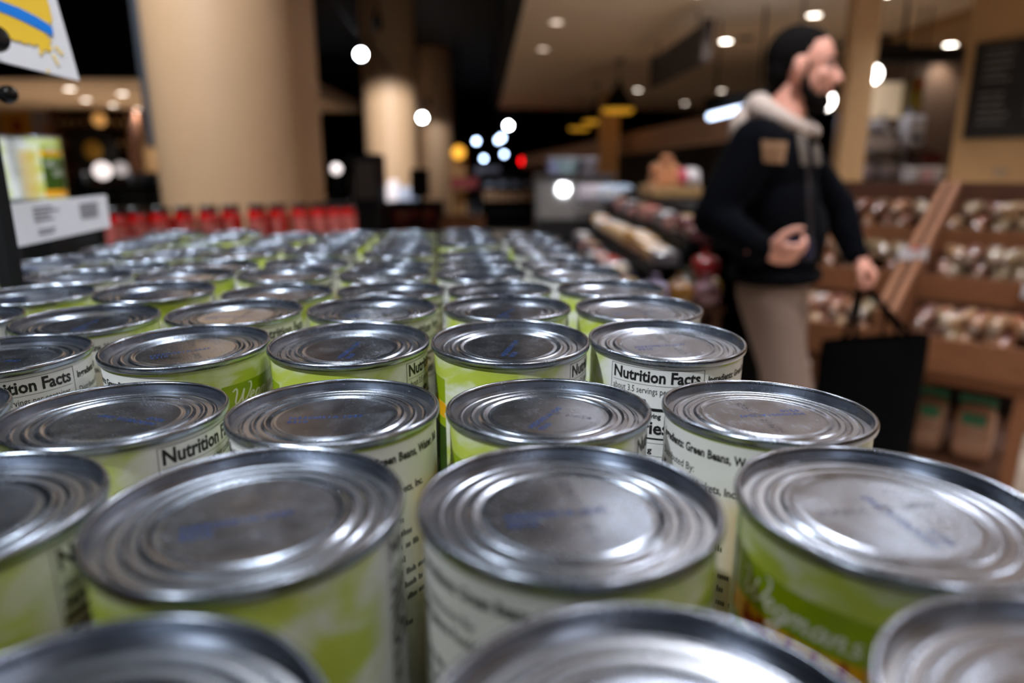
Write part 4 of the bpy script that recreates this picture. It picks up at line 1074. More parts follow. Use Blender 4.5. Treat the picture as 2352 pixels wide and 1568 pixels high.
# ------------------------------------------------------------------ stepped wooden bread rack (runs obliquely towards the camera on the right)
RO = Vector((1.61, 2.86, 0)); RU = Vector((math.cos(R(-42)), math.sin(R(-42)), 0)); RV = Vector((-RU.y, RU.x, 0))
RA = R(-42)
def rk_(u, v, z): return RO + RU * u + RV * v + Vector((0, 0, z))
def rbox(mb, u0, u1, v0, v1, z0, z1):
    c = rk_((u0 + u1) / 2, (v0 + v1) / 2, (z0 + z1) / 2)
    return mb.box(c, (abs(u1 - u0), abs(v1 - v0), abs(z1 - z0)), rotm(z=RA))
TI = [(0.0, 0.36, 0.56, 0.12), (0.36, 0.70, 0.80, 0.09), (0.70, 1.02, 0.985, 0.09)]   # v0, v1, floor height, front board height
def rack(u0, u1, label):
    t = thing('bread_rack', label, 'bread rack', rk_((u0 + u1) / 2, 0.5, 0), group='stepped wooden bread racks')
    # slanted side panels, each built of two boards
    for uu in (u0, u1 - 0.03):
        wb(MB().prism([rk_(uu, -0.02, 0.50), rk_(uu, 1.06, 0.50), rk_(uu, 1.06, 1.24), rk_(uu, 0.96, 1.24), rk_(uu, -0.02, 0.72)], RU * 0.03), 'side_panel', m_wood, t)
    for v0, v1, z, h in TI:
        wb(rbox(MB(), u0 + 0.03, u1 - 0.03, v0, v1, z - 0.02, z), 'tier_board', m_wood_d, t)
        wb(rbox(MB(), u0 + 0.03, u1 - 0.03, v0 - 0.018, v0, z - 0.07, z + h - 0.05), 'front_board', m_wood, t)
        wb(rbox(MB(), u0 + 0.03, u1 - 0.03, v1 - 0.015, v1, z, z + 0.22), 'back_board', m_wood_d, t)
    for k in range(2):
        wb(rbox(MB(), u0 + 0.03, u1 - 0.03, 1.03, 1.05, 0.99 + k * 0.125, 1.11 + k * 0.125), 'upper_back_board', m_wood_d, t)
    for uu in (u0 + 0.0, u1 - 0.05):
        for vv in (0.02, 0.96):
            wb(rbox(MB(), uu, uu + 0.05, vv, vv + 0.05, 0.0, 0.495), 'leg', m_wood, t)
    for vv in (0.02, 0.96): wb(rbox(MB(), u0 + 0.05, u1 - 0.05, vv, vv + 0.03, 0.43, 0.495), 'rail', m_wood, t)
    wb(rbox(MB(), u0 + 0.05, u1 - 0.05, 0.05, 0.98, 0.04, 0.06), 'lower_shelf', m_wood_d, t)
    wb(rbox(MB(), u0 + 0.05, u1 - 0.05, 1.0, 1.02, 0.0, 0.5), 'rear_panel', M('rear_walnut', (40, 26, 18), 0.8), t)  # added dark sheet that hides the bright floor under the rack
    return t
rack(0.0, 0.53, 'nearer stepped wooden bread rack at the picture edge')
rack(-0.60, -0.02, 'farther stepped wooden bread rack behind the man')
# loaves in clear wrappers
LB = [(158, 112, 78), (138, 92, 66), (166, 132, 96), (112, 70, 52), (146, 126, 96)]
LL = [(96, 30, 42), (190, 180, 184), (92, 98, 66), (158, 76, 50), (70, 24, 38)]
ln = ['plum', 'white', 'olive', 'orange', 'dark red']
lo_me = []
for i, c_ in enumerate(LB):
    lo_me.append(MB().blob((0, 0, 0.045), (0.036, 0.11, 0.045), 0.62, 16, 10, lump=0.05, seed=i).mesh('wrapper', M('loaf_%d' % i, c_, 0.3, var=0.3, scale=25, coat=0.8), True))
st_me = []
for i, c_ in enumerate(LL):
    mb = MB(); n = 9
    for k in range(n + 1):
        a_ = R(20 + 140 * k / n)
        for yy in (-0.055, 0.02): mb.v.append((0.0385 * math.cos(a_) * 0.98, yy, 0.045 + 0.0475 * math.sin(a_)))
    mb.f = [(2 * k, 2 * k + 1, 2 * k + 3, 2 * k + 2) for k in range(n)]
    st_me.append(mb.mesh('paper_band', M('band_%d' % i, c_, 0.4, var=0.2, coat=0.4), True))
knot_me = MB().lathe([(0.022, 0), (0.007, 0.02), (0.018, 0.045)], 10, (0, -0.104, 0.045), rotm(x=R(90))).mesh('twisted_end', M('clear_wrap', (150, 128, 112), 0.2, coat=0.6), True)
rl = random.Random(21)
for nm_, u0, u1 in (('nearer', 0.05, 0.48), ('farther', -0.55, -0.07)):
    for ti, (v0, v1, z, h) in enumerate(TI):
        nL = 5 if ti else 6
        for row in range(2):
            for i in range(nL):
                kind, bd = rl.randrange(5), rl.randrange(5)
                uu = u0 + 0.045 + (i + 0.5 * row * 0.6) * (u1 - u0 - 0.09) / (nL - 1 + 0.3)
                p = rk_(uu, (v0 + v1) / 2 - 0.02 + row * 0.03, z + 0.002 + row * 0.068)
                o = thing('bread_loaf', 'wrapped loaf with %s band, %s along, %s layer, %s tier, %s rack' % (ln[bd], ORD[i], ['lower', 'upper'][row], ['bottom', 'middle', 'top'][ti], nm_), 'bread loaf', p, rz=RA + rl.uniform(-.5, .5), group='wrapped loaves on the bread racks')
                o.rotation_euler[0] = rl.uniform(0.0, 0.12)
                link('wrapper', lo_me[kind], o); link('paper_band', st_me[bd], o); link('twisted_end', knot_me, o)
# price cards on the racks
for i, (u_, v_, z_, lb_) in enumerate([(-0.01, 0.33, 0.90, 'white and red price card at the divider between the bread racks'), (0.50, 0.66, 0.90, 'white price card at the picture edge on the middle tier'), (0.47, 0.34, 0.78, 'white and pink price card at the picture edge above the lowest tier')]):
    p = rk_(u_, v_, z_)
    o = thing('rack_price_card', lb_, 'price card', p, rz=R(-14), group='price cards on the bread racks')
    MB().box((0, 0, 0.03), (0.12, 0.004, 0.06)).build('card', m_white, o)
    MB().box((0.01, -0.003, 0.052), (0.05, 0.002, 0.014)).build('red_print', M('card_red', (214, 70, 50), 0.5), o)
    MB().box((0.0, 0.003, -0.03), (0.012, 0.004, 0.07)).build('clip', m_steel, o)
# snack bags on the lower shelf
for i, (u_, c_) in enumerate([(0.05, (150, 96, 60)), (0.18, (176, 132, 102)), (0.345, (190, 140, 108))]):
    p = rk_(u_, 0.22, 0.06)
    o = thing('snack_bag', ['brown snack bag deepest in shade under the nearer rack', 'tan and green snack bag under the nearer rack', 'wide tan and green snack bag beside the rack leg'][i], 'snack bag', p, rz=RA, group='snack bags under the bread rack')
    w_ = (0.055, 0.06, 0.075)[i]
    MB().blob((0, 0, 0.13), (w_, 0.05, 0.13), 0.45, 16, 10).build('pouch', M('pouch_%d' % i, c_, 0.4, coat=0.4), o, True)
    MB().box((0, 0, 0.27), (w_ * 1.8, 0.012, 0.04)).build('green_header', M('green_print', (14, 112, 66), 0.4), o)
    MB().box((0, -0.05, 0.20), (w_ * 1.2, 0.008, 0.05)).build('green_band', M('green_print', (14, 112, 66), 0.4), o)

# ------------------------------------------------------------------ bakery behind: chalkboard, rack, machine
def wallpt(px, py): return hit(px, py, bA, nrm.normalized())
c0, c1 = wallpt(2228, 312), wallpt(2249, 108)
ub_ = dn
sd = -nrm.normalized()
if sd.y > 0: sd = -sd
o0 = Vector(((c0.x + c1.x) / 2, (c0.y + c1.y) / 2, c0.z)) + sd * 0.002
Hc = c1.z - c0.z; Lc = 1.15
cbd = thing('chalkboard', 'black chalkboard menu with white handwriting on the tan wall', 'chalkboard', o0)
def cq(u, v, d): return o0 + ub_ * u + Vector((0, 0, v)) + sd * d
wb(MB().prism([cq(0, 0, 0), cq(Lc, 0, 0), cq(Lc, Hc, 0), cq(0, Hc, 0)], sd * 0.03), 'board', M('chalkboard_black', (16, 16, 18), 0.7), cbd)
for (u0, u1, v0, v1) in ((-0.03, Lc, -0.03, 0), (-0.03, Lc, Hc, Hc + 0.03), (-0.03, 0, 0, Hc)):
    wb(MB().prism([cq(u0, v0, 0), cq(u1, v0, 0), cq(u1, v1, 0), cq(u0, v1, 0)], sd * 0.04), 'frame', M('chalk_frame', (34, 28, 26), 0.6), cbd)
rc = random.Random(4)
for col_ in range(3):
    for k in range(11):
        if (col_ + k) % 6 == 5: continue
        v = Hc - 0.06 - k * (Hc - 0.1) / 11
        u0 = 0.06 + col_ * 0.36
        x = u0
        while x < u0 + rc.uniform(0.12, 0.28):
            w_ = rc.uniform(0.02, 0.06)
            wb(MB().prism([cq(x, v, 0.031), cq(x + w_, v + 0.002, 0.031), cq(x + w_, v + 0.016, 0.031), cq(x, v + 0.014, 0.031)], sd * 0.001), 'chalk_word', M('chalk', (150, 148, 150), 0.9), cbd)
            x += w_ + 0.012
o = panel('menu_panel', 'pale lit menu panel in the bakery behind the tan post', 'sign', 1982, 2079, 188, 272, 7.5, M('cream_panel', (226, 206, 178), 0.6, emit=0.18), parts=[('panel_rail', 0, 1, -0.08, 0.0, m_dkgrey), ('panel_trim', 0.96, 1.0, 0, 1, M('olive_trim', (150, 140, 70), 0.6))])
panel('poster', 'yellow and orange poster beside the lit menu panel', 'poster', 2084, 2126, 178, 256, 7.5, M('olive_poster', (80, 76, 30), 0.6), parts=[('yellow_print', 0.25, 0.85, 0.08, 0.62, M('poster_yellow', (150, 130, 40), 0.6)), ('orange_print', 0.3, 0.85, 0.65, 0.92, M('poster_orange', (170, 84, 20), 0.6))])
a, b = at(1962, 405, 7.0), at(2086, 285, 7.0)
sr = thing('wire_rack', 'steel bakery rack with white flour sacks behind the tan post', 'rack', ((a.x + b.x) / 2, 7.25, 0))
for x in (a.x, b.x):
    for yy in (7.0, 7.5): wb(MB().tube([(x, yy, 0), (x, yy, b.z + 0.15)], 0.018, 8), 'upright', m_steel, sr)
LV = [at(2020, 352, 7.0).z - 0.0, at(2020, 412, 7.0).z, at(2020, 300, 7.0).z]
for z in LV: wb(MB().bx((a.x, 7.0, z - 0.025), (b.x, 7.5, z)), 'wire_shelf', m_steel, sr)
for i, (px, lev, rx, rz_, c_) in enumerate([(2012, 0, 0.15, 0.12, (244, 236, 232)), (2060, 0, 0.10, 0.11, (226, 212, 208)), (1984, 1, 0.10, 0.085, (214, 216, 240)), (2040, 1, 0.13, 0.09, (206, 210, 220)), (1996, 2, 0.12, 0.05, (170, 172, 190))]):
    q = at(px, 350, 7.2)
    o = thing('flour_sack', ['big white flour sack in the middle of the bakery rack', 'smaller white sack beside the big one on the rack', 'bluish white sack low on the bakery rack', 'pale sack low on the bakery rack beside the bluish one', 'flat grey sack on top of the bakery rack'][i], 'sack', (q.x, 7.22, LV[lev]), group='sacks on the bakery rack')
    MB().blob((0, 0, rz_), (rx, 0.16, rz_), 0.6, 18, 10, lump=0.04, seed=i).build('sack', M('sack_%d' % i, c_, 0.4, coat=0.4), o, True)
    MB().box((0, -0.155, rz_), (rx * 0.8, 0.012, rz_ * 0.7)).build('printed_patch', M('sack_print', (196, 190, 196), 0.5), o)
p0, p1 = at(2082, 332, 6.9), at(2132, 264, 6.9)
o = thing('white_dispenser', 'white wall dispenser box between bakery rack and dark machine', 'dispenser', ((p0.x + p1.x) / 2, 6.9, p0.z))
wb(MB().bx((p0.x, 6.9, p0.z), (p1.x, 7.1, p1.z), ch=0.02), 'body', M('dispenser_white', (190, 192, 206), 0.4), o)
wb(MB().bx((p0.x + 0.04, 6.88, p0.z + 0.03), (p1.x - 0.04, 6.9, p0.z + 0.09)), 'slot', m_black, o)
p0, p1 = at(2096, 424, 6.85), at(2190, 338, 6.85)
o = thing('dough_machine', 'dark red and black machine on the bakery back counter', 'machine', ((p0.x + p1.x) / 2, 7.0, at(2100, 424, 6.85).z))
zc_ = at(2100, 424, 6.85).z
wb(MB().bx((p0.x, 6.95, zc_), (p1.x - 0.08, 7.3, zc_ + 0.34), ch=0.03), 'body', M('machine_dark', (50, 34, 28), 0.5), o)
wb(MB().bx((p0.x + 0.1, 6.93, zc_ + 0.2), (p0.x + 0.3, 6.95, zc_ + 0.3)), 'red_panel', M('machine_red', (90, 20, 20), 0.4), o)
for i, (px, c_) in enumerate([(2088, (196, 204, 214)), (2122, (206, 160, 166)), (2144, (200, 200, 208))]):
    q = at(px, 400, 6.8)
    oo = thing('bakery_tub', ['pale blue tub before the dark machine', 'pink tub before the dark machine', 'white tub before the dark machine'][i], 'tub', (q.x, 6.78, zc_))
    MB().lathe([(0.06, 0), (0.07, 0.01), (0.085, 0.14), (0.09, 0.15)], 24).build('tub', M('btub_%d' % i, c_, 0.4, coat=0.3), oo, True)
    MB().lathe([(0.093, 0.15), (0.093, 0.165), (0.02, 0.17)], 24).build('lid', m_white, oo, True)
kc = thing('bakery_counter', 'brown wooden bakery back counter behind the bread racks', 'counter', (p0.x, 6.9, 0))
wb(MB().bx((a.x - 0.5, 6.62, zc_ - 0.05), (p1.x - 0.12, 6.98, zc_)), 'top', M('counter_brown', (120, 72, 44), 0.5), kc)
wb(MB().bx((a.x - 0.45, 6.66, 0), (p1.x - 0.16, 6.94, zc_ - 0.05)), 'front_panel', m_wood_d, kc)
q = wallpt(2298, 395)
o = thing('wall_socket', 'small grey wall fitting under the chalkboard', 'wall fitting', q + sd * 0.012)
wb(MB().box(q + sd * 0.008, (0.10, 0.016, 0.05), rotm(z=math.atan2(dn.y, dn.x)), ch=0.004), 'plate', M('fitting_grey', (150, 136, 122), 0.4), o)
wb(MB().box(q + sd * 0.02, (0.03, 0.01, 0.02), rotm(z=math.atan2(dn.y, dn.x))), 'switch', M('fitting_pale', (200, 186, 170), 0.3), o)

# ------------------------------------------------------------------ the man
def bm_ellip(bm, c, r, rot=None, seg=20):
    m_ = Matrix.Translation(Vector(c)) @ (rot.to_4x4() if rot is not None else Matrix.Identity(4)) @ Matrix.Diagonal((r[0], r[1], r[2], 1))
    bmesh.ops.create_uvsphere(bm, u_segments=seg, v_segments=seg // 2 + 2, radius=1.0, matrix=m_)
def bm_caps(bm, a, b, ra, rb, seg=16):
    a, b = Vector(a), Vector(b); d = b - a
    m_ = Matrix.Translation((a + b) / 2) @ d.to_track_quat('Z', 'Y').to_matrix().to_4x4()
    bmesh.ops.create_cone(bm, cap_ends=True, segments=seg, radius1=ra, radius2=rb, depth=d.length, matrix=m_)
    bm_ellip(bm, a, (ra,) * 3, seg=seg); bm_ellip(bm, b, (rb,) * 3, seg=seg)
def remeshed(bm, voxel, it, name, mat, parent, base):
    me = bpy.data.meshes.new('tmp'); bm.to_mesh(me); bm.free()
    ob = bpy.data.objects.new('tmp', me); COL.objects.link(ob)
    m1 = ob.modifiers.new('r', 'REMESH'); m1.mode = 'VOXEL'; m1.voxel_size = voxel
    m2 = ob.modifiers.new('s', 'SMOOTH'); m2.factor = 0.5; m2.iterations = it
    dg = bpy.context.evaluated_depsgraph_get()
    out = bpy.data.meshes.new_from_object(ob.evaluated_get(dg)); out.name = name
    bpy.data.objects.remove(ob); bpy.data.meshes.remove(me)
    out.transform(Matrix.Translation(-Vector(base)))
    out.materials.clear(); out.materials.append(mat)
    out.polygons.foreach_set('use_smooth', [True] * len(out.polygons))
    return link(name, out, parent)
FB = R(-37)                                  # torso heading
bf = Vector((math.cos(FB), math.sin(FB), 0)); br_ = Vector((bf.y, -bf.x, 0)); RB = rotm(z=FB)
S = at(1775, 330, 2.32); PV = at(1778, 640, 2.34)
RS, LS = S + br_ * 0.175, S - br_ * 0.175
RE, RW = at(1638, 500, 2.16), at(1752, 575, 2.02)
LE, LW = at(1925, 480, 2.47), at(1966, 590, 2.40)
RHp, LHp = PV + br_ * 0.085 - Vector((0, 0, 0.03)), PV - br_ * 0.085 - Vector((0, 0, 0.03))
RK, LK = at(1822, 930, 2.22), at(1795, 925, 2.44)
RF, LF = Vector((RK.x - 0.06, RK.y + 0.04, 0.09)), Vector((LK.x - 0.22, LK.y + 0.12, 0.11))
HC = at(1846, 158, 2.31)
HB = R(-27); RHd = rotm(z=HB, y=R(4))
def hd(x, y, z): return HC + RHd @ (Vector((x, y, z)) * 0.95)
NB = S + Vector((0, 0, 0.085)) + bf * 0.02
G0 = Vector((PV.x, PV.y, 0))
m_skin = M('skin', (250, 180, 158), 0.45, var=0.08, scale=30)
m_jack = M('dark_navy_jacket', (9, 11, 18), 0.95, var=0.25, scale=60, bump=0.2, spec=0.08)
m_trou = M('taupe_trousers', (142, 120, 108), 0.85, var=0.12, scale=40, bump=0.2)
m_hood = M('cream_fleece_hood', (216, 198, 186), 0.9, var=0.08, scale=120, bump=0.3)
m_hair = M('black_hair', (13, 10, 9), 0.85, var=0.3, scale=200, bump=0.4, spec=0.12)
# one continuous body
bm = bmesh.new()
bm_ellip(bm, hd(-0.012, 0, 0.025), (0.098, 0.076, 0.098), RHd); bm_ellip(bm, hd(0.03, 0, -0.035), (0.066, 0.062, 0.075), RHd)
bm_ellip(bm, hd(0.045, 0, -0.085), (0.048, 0.046, 0.036), RHd); bm_ellip(bm, hd(0.068, 0, 0.022), (0.026, 0.05, 0.016), RHd)
bm_caps(bm, hd(0.088, 0, 0.008), hd(0.112, 0, -0.030), 0.010, 0.0145, 12); bm_ellip(bm, hd(0.10, 0.012, -0.036), (0.012, 0.009, 0.009), RHd); bm_ellip(bm, hd(0.10, -0.012, -0.036), (0.012, 0.009, 0.009), RHd)
bm_ellip(bm, hd(0.088, 0, -0.066), (0.012, 0.024, 0.007), RHd); bm_ellip(bm, hd(0.086, 0, -0.078), (0.012, 0.021, 0.008), RHd)
for s_ in (-1, 1):
    bm_ellip(bm, hd(0.058, s_ * 0.04, -0.022), (0.03, 0.022, 0.024), RHd)
    bm_ellip(bm, hd(-0.006, s_ * 0.086, -0.006), (0.021, 0.012, 0.034), RHd @ rotm(z=-s_ * 0.35)); bm_ellip(bm, hd(-0.002, s_ * 0.082, -0.036), (0.012, 0.010, 0.013), RHd)
bm_caps(bm, hd(-0.022, 0, -0.06), NB - Vector((0, 0, 0.05)), 0.057, 0.062)
bm_caps(bm, RS, LS, 0.055, 0.055); bm_ellip(bm, S - Vector((0, 0, 0.12)), (0.10, 0.15, 0.20), RB); bm_ellip(bm, PV + Vector((0, 0, 0.05)), (0.10, 0.135, 0.17), RB)
bm_caps(bm, RS, RE, 0.046, 0.037); bm_caps(bm, RE, RW, 0.036, 0.026); bm_caps(bm, LS, LE, 0.046, 0.037); bm_caps(bm, LE, LW, 0.036, 0.026)
bm_caps(bm, RHp, RK, 0.075, 0.05); bm_caps(bm, RK, RF, 0.05, 0.036); bm_caps(bm, LHp, LK, 0.075, 0.05); bm_caps(bm, LK, LF, 0.05, 0.036)
def hand(bm, wrist, d, n, curl, tcurl, mirror=1):
    """palm, four fingers of unequal length and a thumb; d = pointing direction, n = side the palm faces"""
    d = Vector(d).normalized(); n = Vector(n); n = (n - d * n.dot(d)).normalized(); s = d.cross(n) * mirror   # s points to the thumb side
    W = Vector(wrist); rt = Matrix((d, s, n)).transposed()
    bm_caps(bm, W - d * 0.03, W + d * 0.02, 0.026, 0.028, 12)
    bm_ellip(bm, W + d * 0.052, (0.050, 0.042, 0.019), rt)
    for k, L_ in enumerate((0.072, 0.080, 0.075, 0.060)):
        p = W + d * (0.088 - 0.004 * abs(k - 1.2)) + s * (0.031 - 0.0205 * k)
        ang = R(8); q = p
        for j, fr in enumerate((0.44, 0.32, 0.24)):
            ang += R(curl[j]); dd = d * math.cos(ang) + n * math.sin(ang)
            e = q + dd * L_ * fr
            bm_caps(bm, q, e, 0.0093 - 0.0007 * j, 0.0088 - 0.0007 * j, 10); q = e
    p = W + d * 0.022 + s * 0.030
    ang = R(48); q = p
    for j, L_ in enumerate((0.040, 0.032, 0.026)):
        dd = (d * math.cos(ang) + s * math.sin(ang)) * math.cos(R(tcurl)) + n * math.sin(R(tcurl)); e = q + dd * L_
        bm_caps(bm, q, e, 0.0125 - 0.0015 * j, 0.011 - 0.0015 * j, 10); q = e; ang -= R(26)
    return W + d * 0.085 + n * 0.03
rgrip = hand(bm, RW, (0.93, -0.18, -0.12), (0.15, 0.75, 0.55), (30, 42, 34), 28, 1)
lgrip = hand(bm, LW, (0.62, -0.35, -0.66), (-0.55, 0.25, -0.70), (48, 62, 40), 30, -1)
person = thing('person', 'bearded man in a dark jacket and cream hood walking past the bread racks', 'person', G0)
body = remeshed(bm, 0.0055, 5, 'body', m_skin, person, G0)
# jacket
bm = bmesh.new()
bm_ellip(bm, S - Vector((0, 0, 0.07)) + bf * 0.01, (0.135, 0.195, 0.155), RB); bm_ellip(bm, S - Vector((0, 0, 0.21)) + bf * 0.015, (0.145, 0.19, 0.20), RB)
bm_ellip(bm, PV + Vector((0, 0, 0.15)) + bf * 0.01, (0.145, 0.185, 0.17), RB); bm_ellip(bm, PV + Vector((0, 0, 0.075)), (0.14, 0.18, 0.085), RB)
bm_caps(bm, RS, LS, 0.075, 0.075)
bm_caps(bm, RS - Vector((0, 0, 0.005)), RE, 0.078, 0.066); bm_caps(bm, RE, RW - (RW - RE).normalized() * 0.01, 0.066, 0.044); bm_caps(bm, LS, LE, 0.076, 0.064); bm_caps(bm, LE, LW - (LW - LE).normalized() * 0.01, 0.064, 0.042)
jacket = remeshed(bm, 0.010, 6, 'jacket', m_jack, person, G0)
for a_, b_, r_ in ((RE, RW, 0.044), (LE, LW, 0.042)):
    d_ = (b_ - a_).normalized()
    wb(MB().tube([b_ - d_ * 0.028, b_ - d_ * 0.022, b_ + d_ * 0.002, b_ + d_ * 0.006], [r_ * 0.95, r_ * 1.02, r_ * 1.0, r_ * 0.9], 20), 'cuff', M('ribbed_cuff', (9, 10, 15), 0.95, spec=0.08), person, True)
hm = PV + Vector((0, 0, 0.02))
hemp = MB()
for k in range(41):
    t_ = 2 * math.pi * k / 40
    hemp.v.append(tuple(hm + RB @ Vector((0.125 * math.cos(t_), 0.165 * math.sin(t_), 0))))
hp = [Vector(v) for v in hemp.v]
wb(MB().tube(hp, 0.026, 10, cap=False), 'hem_band', M('ribbed_cuff', (9, 10, 15), 0.95, spec=0.08), person, True)
# trousers
bm = bmesh.new()
bm_ellip(bm, PV + Vector((0, 0, 0.01)), (0.125, 0.165, 0.13), RB)
bm_caps(bm, RHp, RK, 0.098, 0.074); bm_caps(bm, RK, RF, 0.072, 0.062); bm_caps(bm, LHp, LK, 0.098, 0.074); bm_caps(bm, LK, LF, 0.072, 0.062)
remeshed(bm, 0.010, 6, 'trousers', m_trou, person, G0)
for f_, ang in ((RF, 0.0), (LF, 0.25)):
    rt = rotm(z=R(-20)) @ rotm(y=ang)
    sb = MB().blob(Vector((f_.x, f_.y, 0)) + rt @ Vector((0.075, 0, 0.055 if ang == 0 else 0.075)), (0.14, 0.05, 0.05), 0.7, 18, 10, rt)
    sho = wb(sb, 'shoe', M('dark_shoe', (30, 26, 26), 0.5), person, True)
    so = MB().blob(Vector((f_.x, f_.y, 0)) + rt @ Vector((0.075, 0, 0.012 if ang == 0 else 0.032)), (0.145, 0.052, 0.013), 0.5, 18, 6, rt)
    wb(so, 'sole', M('pale_sole', (170, 164, 158), 0.6), sho, True)
# hood: thick fleece roll behind the neck, thinner at the throat
hpts, hrad = [], []
hc = NB + Vector((0, 0, -0.012)) + bf * 0.008
for k in range(33):
    t_ = 2 * math.pi * k / 32
    cs = math.cos(t_)                                   # +1 = throat, -1 = nape
    hpts.append(hc + RB @ Vector((0.085 * cs + 0.005, 0.088 * math.sin(t_), -0.042 * cs)))
    hrad.append(0.034 - 0.012 * cs)
wb(MB().tube(hpts, hrad, 14, cap=False), 'hood', m_hood, person, True)
bm = bmesh.new(); bm_ellip(bm, hc - bf * 0.115 + Vector((0, 0, -0.03)), (0.055, 0.11, 0.085), RB)
remeshed(bm, 0.012, 3, 'hood_back', m_hood, person, G0)
# hair, beard, brows, eyes
bm = bmesh.new()
bm_ellip(bm, hd(-0.030, 0, 0.040), (0.094, 0.0815, 0.094), RHd); bm_ellip(bm, hd(-0.062, 0, -0.01), (0.056, 0.072, 0.078), RHd); bm_ellip(bm, hd(-0.012, 0, 0.080), (0.074, 0.066, 0.052), RHd)
bm_ellip(bm, hd(-0.062, 0, -0.06), (0.038, 0.055, 0.05), RHd)
for s_ in (-1, 1): bm_ellip(bm, hd(0.016, s_ * 0.066, 0.012), (0.014, 0.010, 0.035), RHd)
remeshed(bm, 0.006, 3, 'hair', m_hair, person, G0)
bm = bmesh.new()
bm_ellip(bm, hd(0.047, 0, -0.102), (0.052, 0.052, 0.034), RHd); bm_ellip(bm, hd(0.075, 0, -0.105), (0.026, 0.03, 0.028), RHd)
for s_ in (-1, 1):
    bm_caps(bm, hd(0.012, s_ * 0.066, -0.015), hd(0.022, s_ * 0.060, -0.075), 0.010, 0.016, 12); bm_caps(bm, hd(0.022, s_ * 0.060, -0.075), hd(0.06, s_ * 0.036, -0.102), 0.016, 0.018, 12)
    bm_caps(bm, hd(0.094, s_ * 0.004, -0.053), hd(0.082, s_ * 0.030, -0.066), 0.006, 0.006, 10); bm_caps(bm, hd(0.082, s_ * 0.030, -0.066), hd(0.072, s_ * 0.034, -0.095), 0.006, 0.010, 10)
remeshed(bm, 0.005, 3, 'beard', m_hair, person, G0)
for s_ in (-1, 1):
    wb(MB().tube([hd(0.090, s_ * 0.014, 0.026), hd(0.086, s_ * 0.032, 0.031), hd(0.070, s_ * 0.052, 0.022)], [0.005, 0.0062, 0.003], 8), 'eyebrow', m_hair, person, True)
    e_ = wb(MB().blob(hd(0.074, s_ * 0.032, 0.005), (0.0125, 0.0125, 0.0125), 1.0, 14, 9), 'eye', M('eye_white', (196, 186, 180), 0.2), person, True)
    wb(MB().blob(hd(0.0835, s_ * 0.033, 0.005), (0.005, 0.006, 0.006), 1.0, 10, 7), 'iris', M('dark_iris', (24, 14, 10), 0.2), e_, True)
wb(MB().blob(hd(0.096, 0, -0.073), (0.007, 0.021, 0.007), 0.9, 14, 8, RHd), 'lips', M('lips', (170, 92, 84), 0.4), person, True)
# chest emblem and drawstrings laid on the jacket's surface
from mathutils.bvhtree import BVHTree
bvh = BVHTree.FromPolygons([v.co + G0 for v in jacket.data.vertices], [tuple(p.vertices) for p in jacket.data.polygons])
def decal(name, mat, quad, nx, ny, lift, th):
    mb = MB(); O = Vector((0, 0, CAMZ)); lay = []
    for sgn in (1, 0):
        for j in range(ny + 1):
            for i in range(nx + 1):
                u, v = i / nx, j / ny
                px = (quad[0][0] * (1 - u) + quad[1][0] * u) * (1 - v) + (quad[3][0] * (1 - u) + quad[2][0] * u) * v
                py = (quad[0][1] * (1 - u) + quad[1][1] * u) * (1 - v) + (quad[3][1] * (1 - u) + quad[2][1] * u) * v
                h_ = bvh.ray_cast(O, ray(px, py).normalized())
                mb.v.append(tuple((h_[0] + h_[1] * (lift + th * sgn)) if h_[0] is not None else at(px, py, 2.2)))
    n_ = (nx + 1) * (ny + 1)
    for j in range(ny):
        for i in range(nx):
            q_ = [j * (nx + 1) + i, j * (nx + 1) + i + 1, (j + 1) * (nx + 1) + i + 1, (j + 1) * (nx + 1) + i]
            mb.f.append(tuple(q_)); mb.f.append(tuple(x + n_ for x in reversed(q_)))
    rim = [i for i in range(nx + 1)] + [j * (nx + 1) + nx for j in range(1, ny + 1)] + [ny * (nx + 1) + i for i in range(nx - 1, -1, -1)] + [j * (nx + 1) for j in range(ny - 1, 0, -1)]
    for k in range(len(rim)):
        a_, b_ = rim[k], rim[(k + 1) % len(rim)]; mb.f.append((a_, b_, b_ + n_, a_ + n_))
    return wb(mb, name, mat, person, True)
decal('chest_emblem', M('tan_emblem', (168, 130, 98), 0.7), [(1748, 322), (1806, 326), (1800, 376), (1752, 372)], 6, 5, 0.001, 0.003)
for q_ in ([(1826, 290), (1841, 290), (1852, 378), (1837, 380)], [(1858, 290), (1871, 290), (1882, 378), (1868, 380)]):
    decal('drawstring', M('grey_beige_cord', (112, 102, 94), 0.8), q_, 2, 8, 0.002, 0.005)
decal('zip', M('dark_zip', (46, 42, 48), 0.5), [(1845, 292), (1854, 292), (1866, 560), (1857, 560)], 2, 16, 0.001, 0.002)
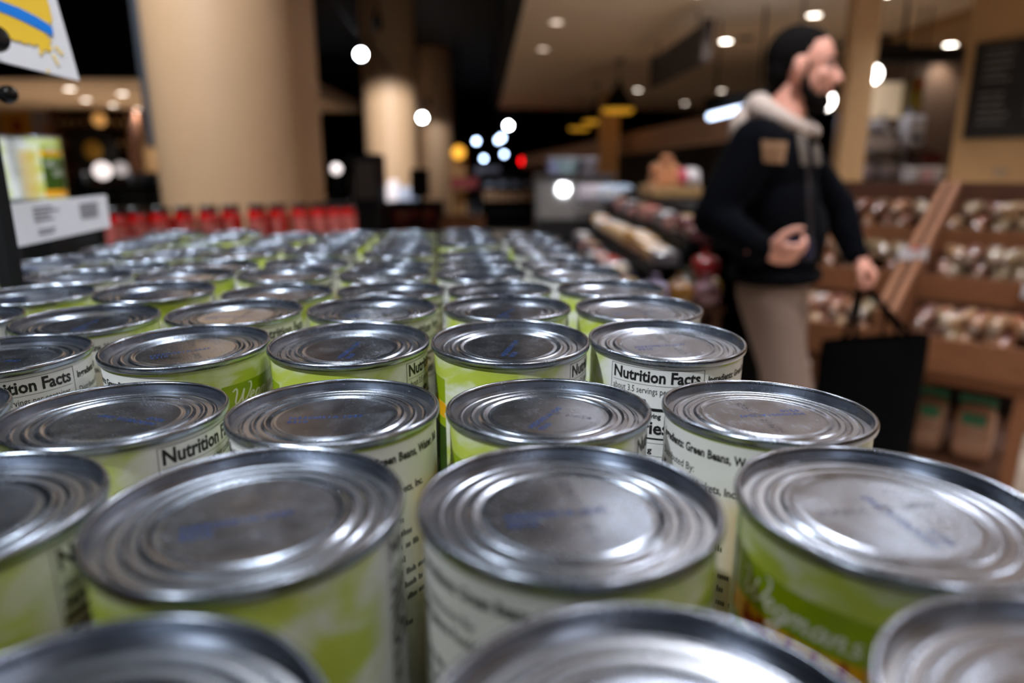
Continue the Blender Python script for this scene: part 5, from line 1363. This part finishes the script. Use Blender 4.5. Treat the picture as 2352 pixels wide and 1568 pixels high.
# phone in his right hand
ph = thing('phone', 'dark phone held in the man\'s right hand', 'phone', rgrip)
rtp = (rotm(z=R(-10)) @ rotm(x=R(60)) @ rotm(y=R(10)))
MB().box((0, 0, 0), (0.13, 0.066, 0.008), rtp, ch=0.003).build('case', M('phone_navy', (18, 18, 34), 0.3), ph)
MB().box(rtp @ Vector((0, 0, 0.005)), (0.12, 0.058, 0.002), rtp).build('screen', M('phone_glass', (30, 30, 56), 0.08), ph)
# black tote bag hanging from his left hand
bc = at(1992, 915, 2.40)
zb0, zb1 = at(1992, 1062, 2.40).z, at(1992, 775, 2.40).z
bg = thing('tote_bag', 'large black tote bag hanging from the man\'s left hand', 'bag', (bc.x, 2.40, zb0))
H_ = zb1 - zb0
mb = MB(); nl = 9
for j in range(nl + 1):
    k = j / nl; sq = 0.7
    wx = 0.185 * (0.90 + 0.14 * math.sin(k * 2.2)); wy = 0.085 * (1 - 0.55 * k)
    for i in range(28):
        t_ = 2 * math.pi * i / 28
        cx, sx_ = math.cos(t_), math.sin(t_)
        mb.v.append((wx * math.copysign(abs(cx) ** sq, cx), wy * math.copysign(abs(sx_) ** sq, sx_) + 0.006 * math.sin(5 * k + 3 * t_), H_ * k + 0.015 * k * cx))
for j in range(nl):
    for i in range(28): mb.f.append((j * 28 + i, j * 28 + (i + 1) % 28, (j + 1) * 28 + (i + 1) % 28, (j + 1) * 28 + i))
mb.f.append(tuple(reversed(range(28))))
bagm = M('black_fabric', (6, 6, 7), 0.95, var=0.3, scale=80, bump=0.3, spec=0.08)
mb.build('bag_body', bagm, bg, True)
gl_ = lgrip - Vector(bg.location)
for s_ in (-1, 1):
    pts = [Vector((-0.10, s_ * 0.035, H_ - 0.03)), Vector((-0.09, s_ * 0.03, H_ + 0.03)), gl_ * 0.7 + Vector((-0.06, s_ * 0.02, H_ * 0.3)) * 1.0 if False else Vector((gl_.x - 0.02, gl_.y + s_ * 0.01, gl_.z - 0.04)), gl_, Vector((gl_.x + 0.02, gl_.y + s_ * 0.01, gl_.z - 0.04)), Vector((0.09, s_ * 0.03, H_ + 0.03)), Vector((0.10, s_ * 0.035, H_ - 0.03))]
    MB().tube(pts, 0.009, 8).build('handle', bagm, bg, True)
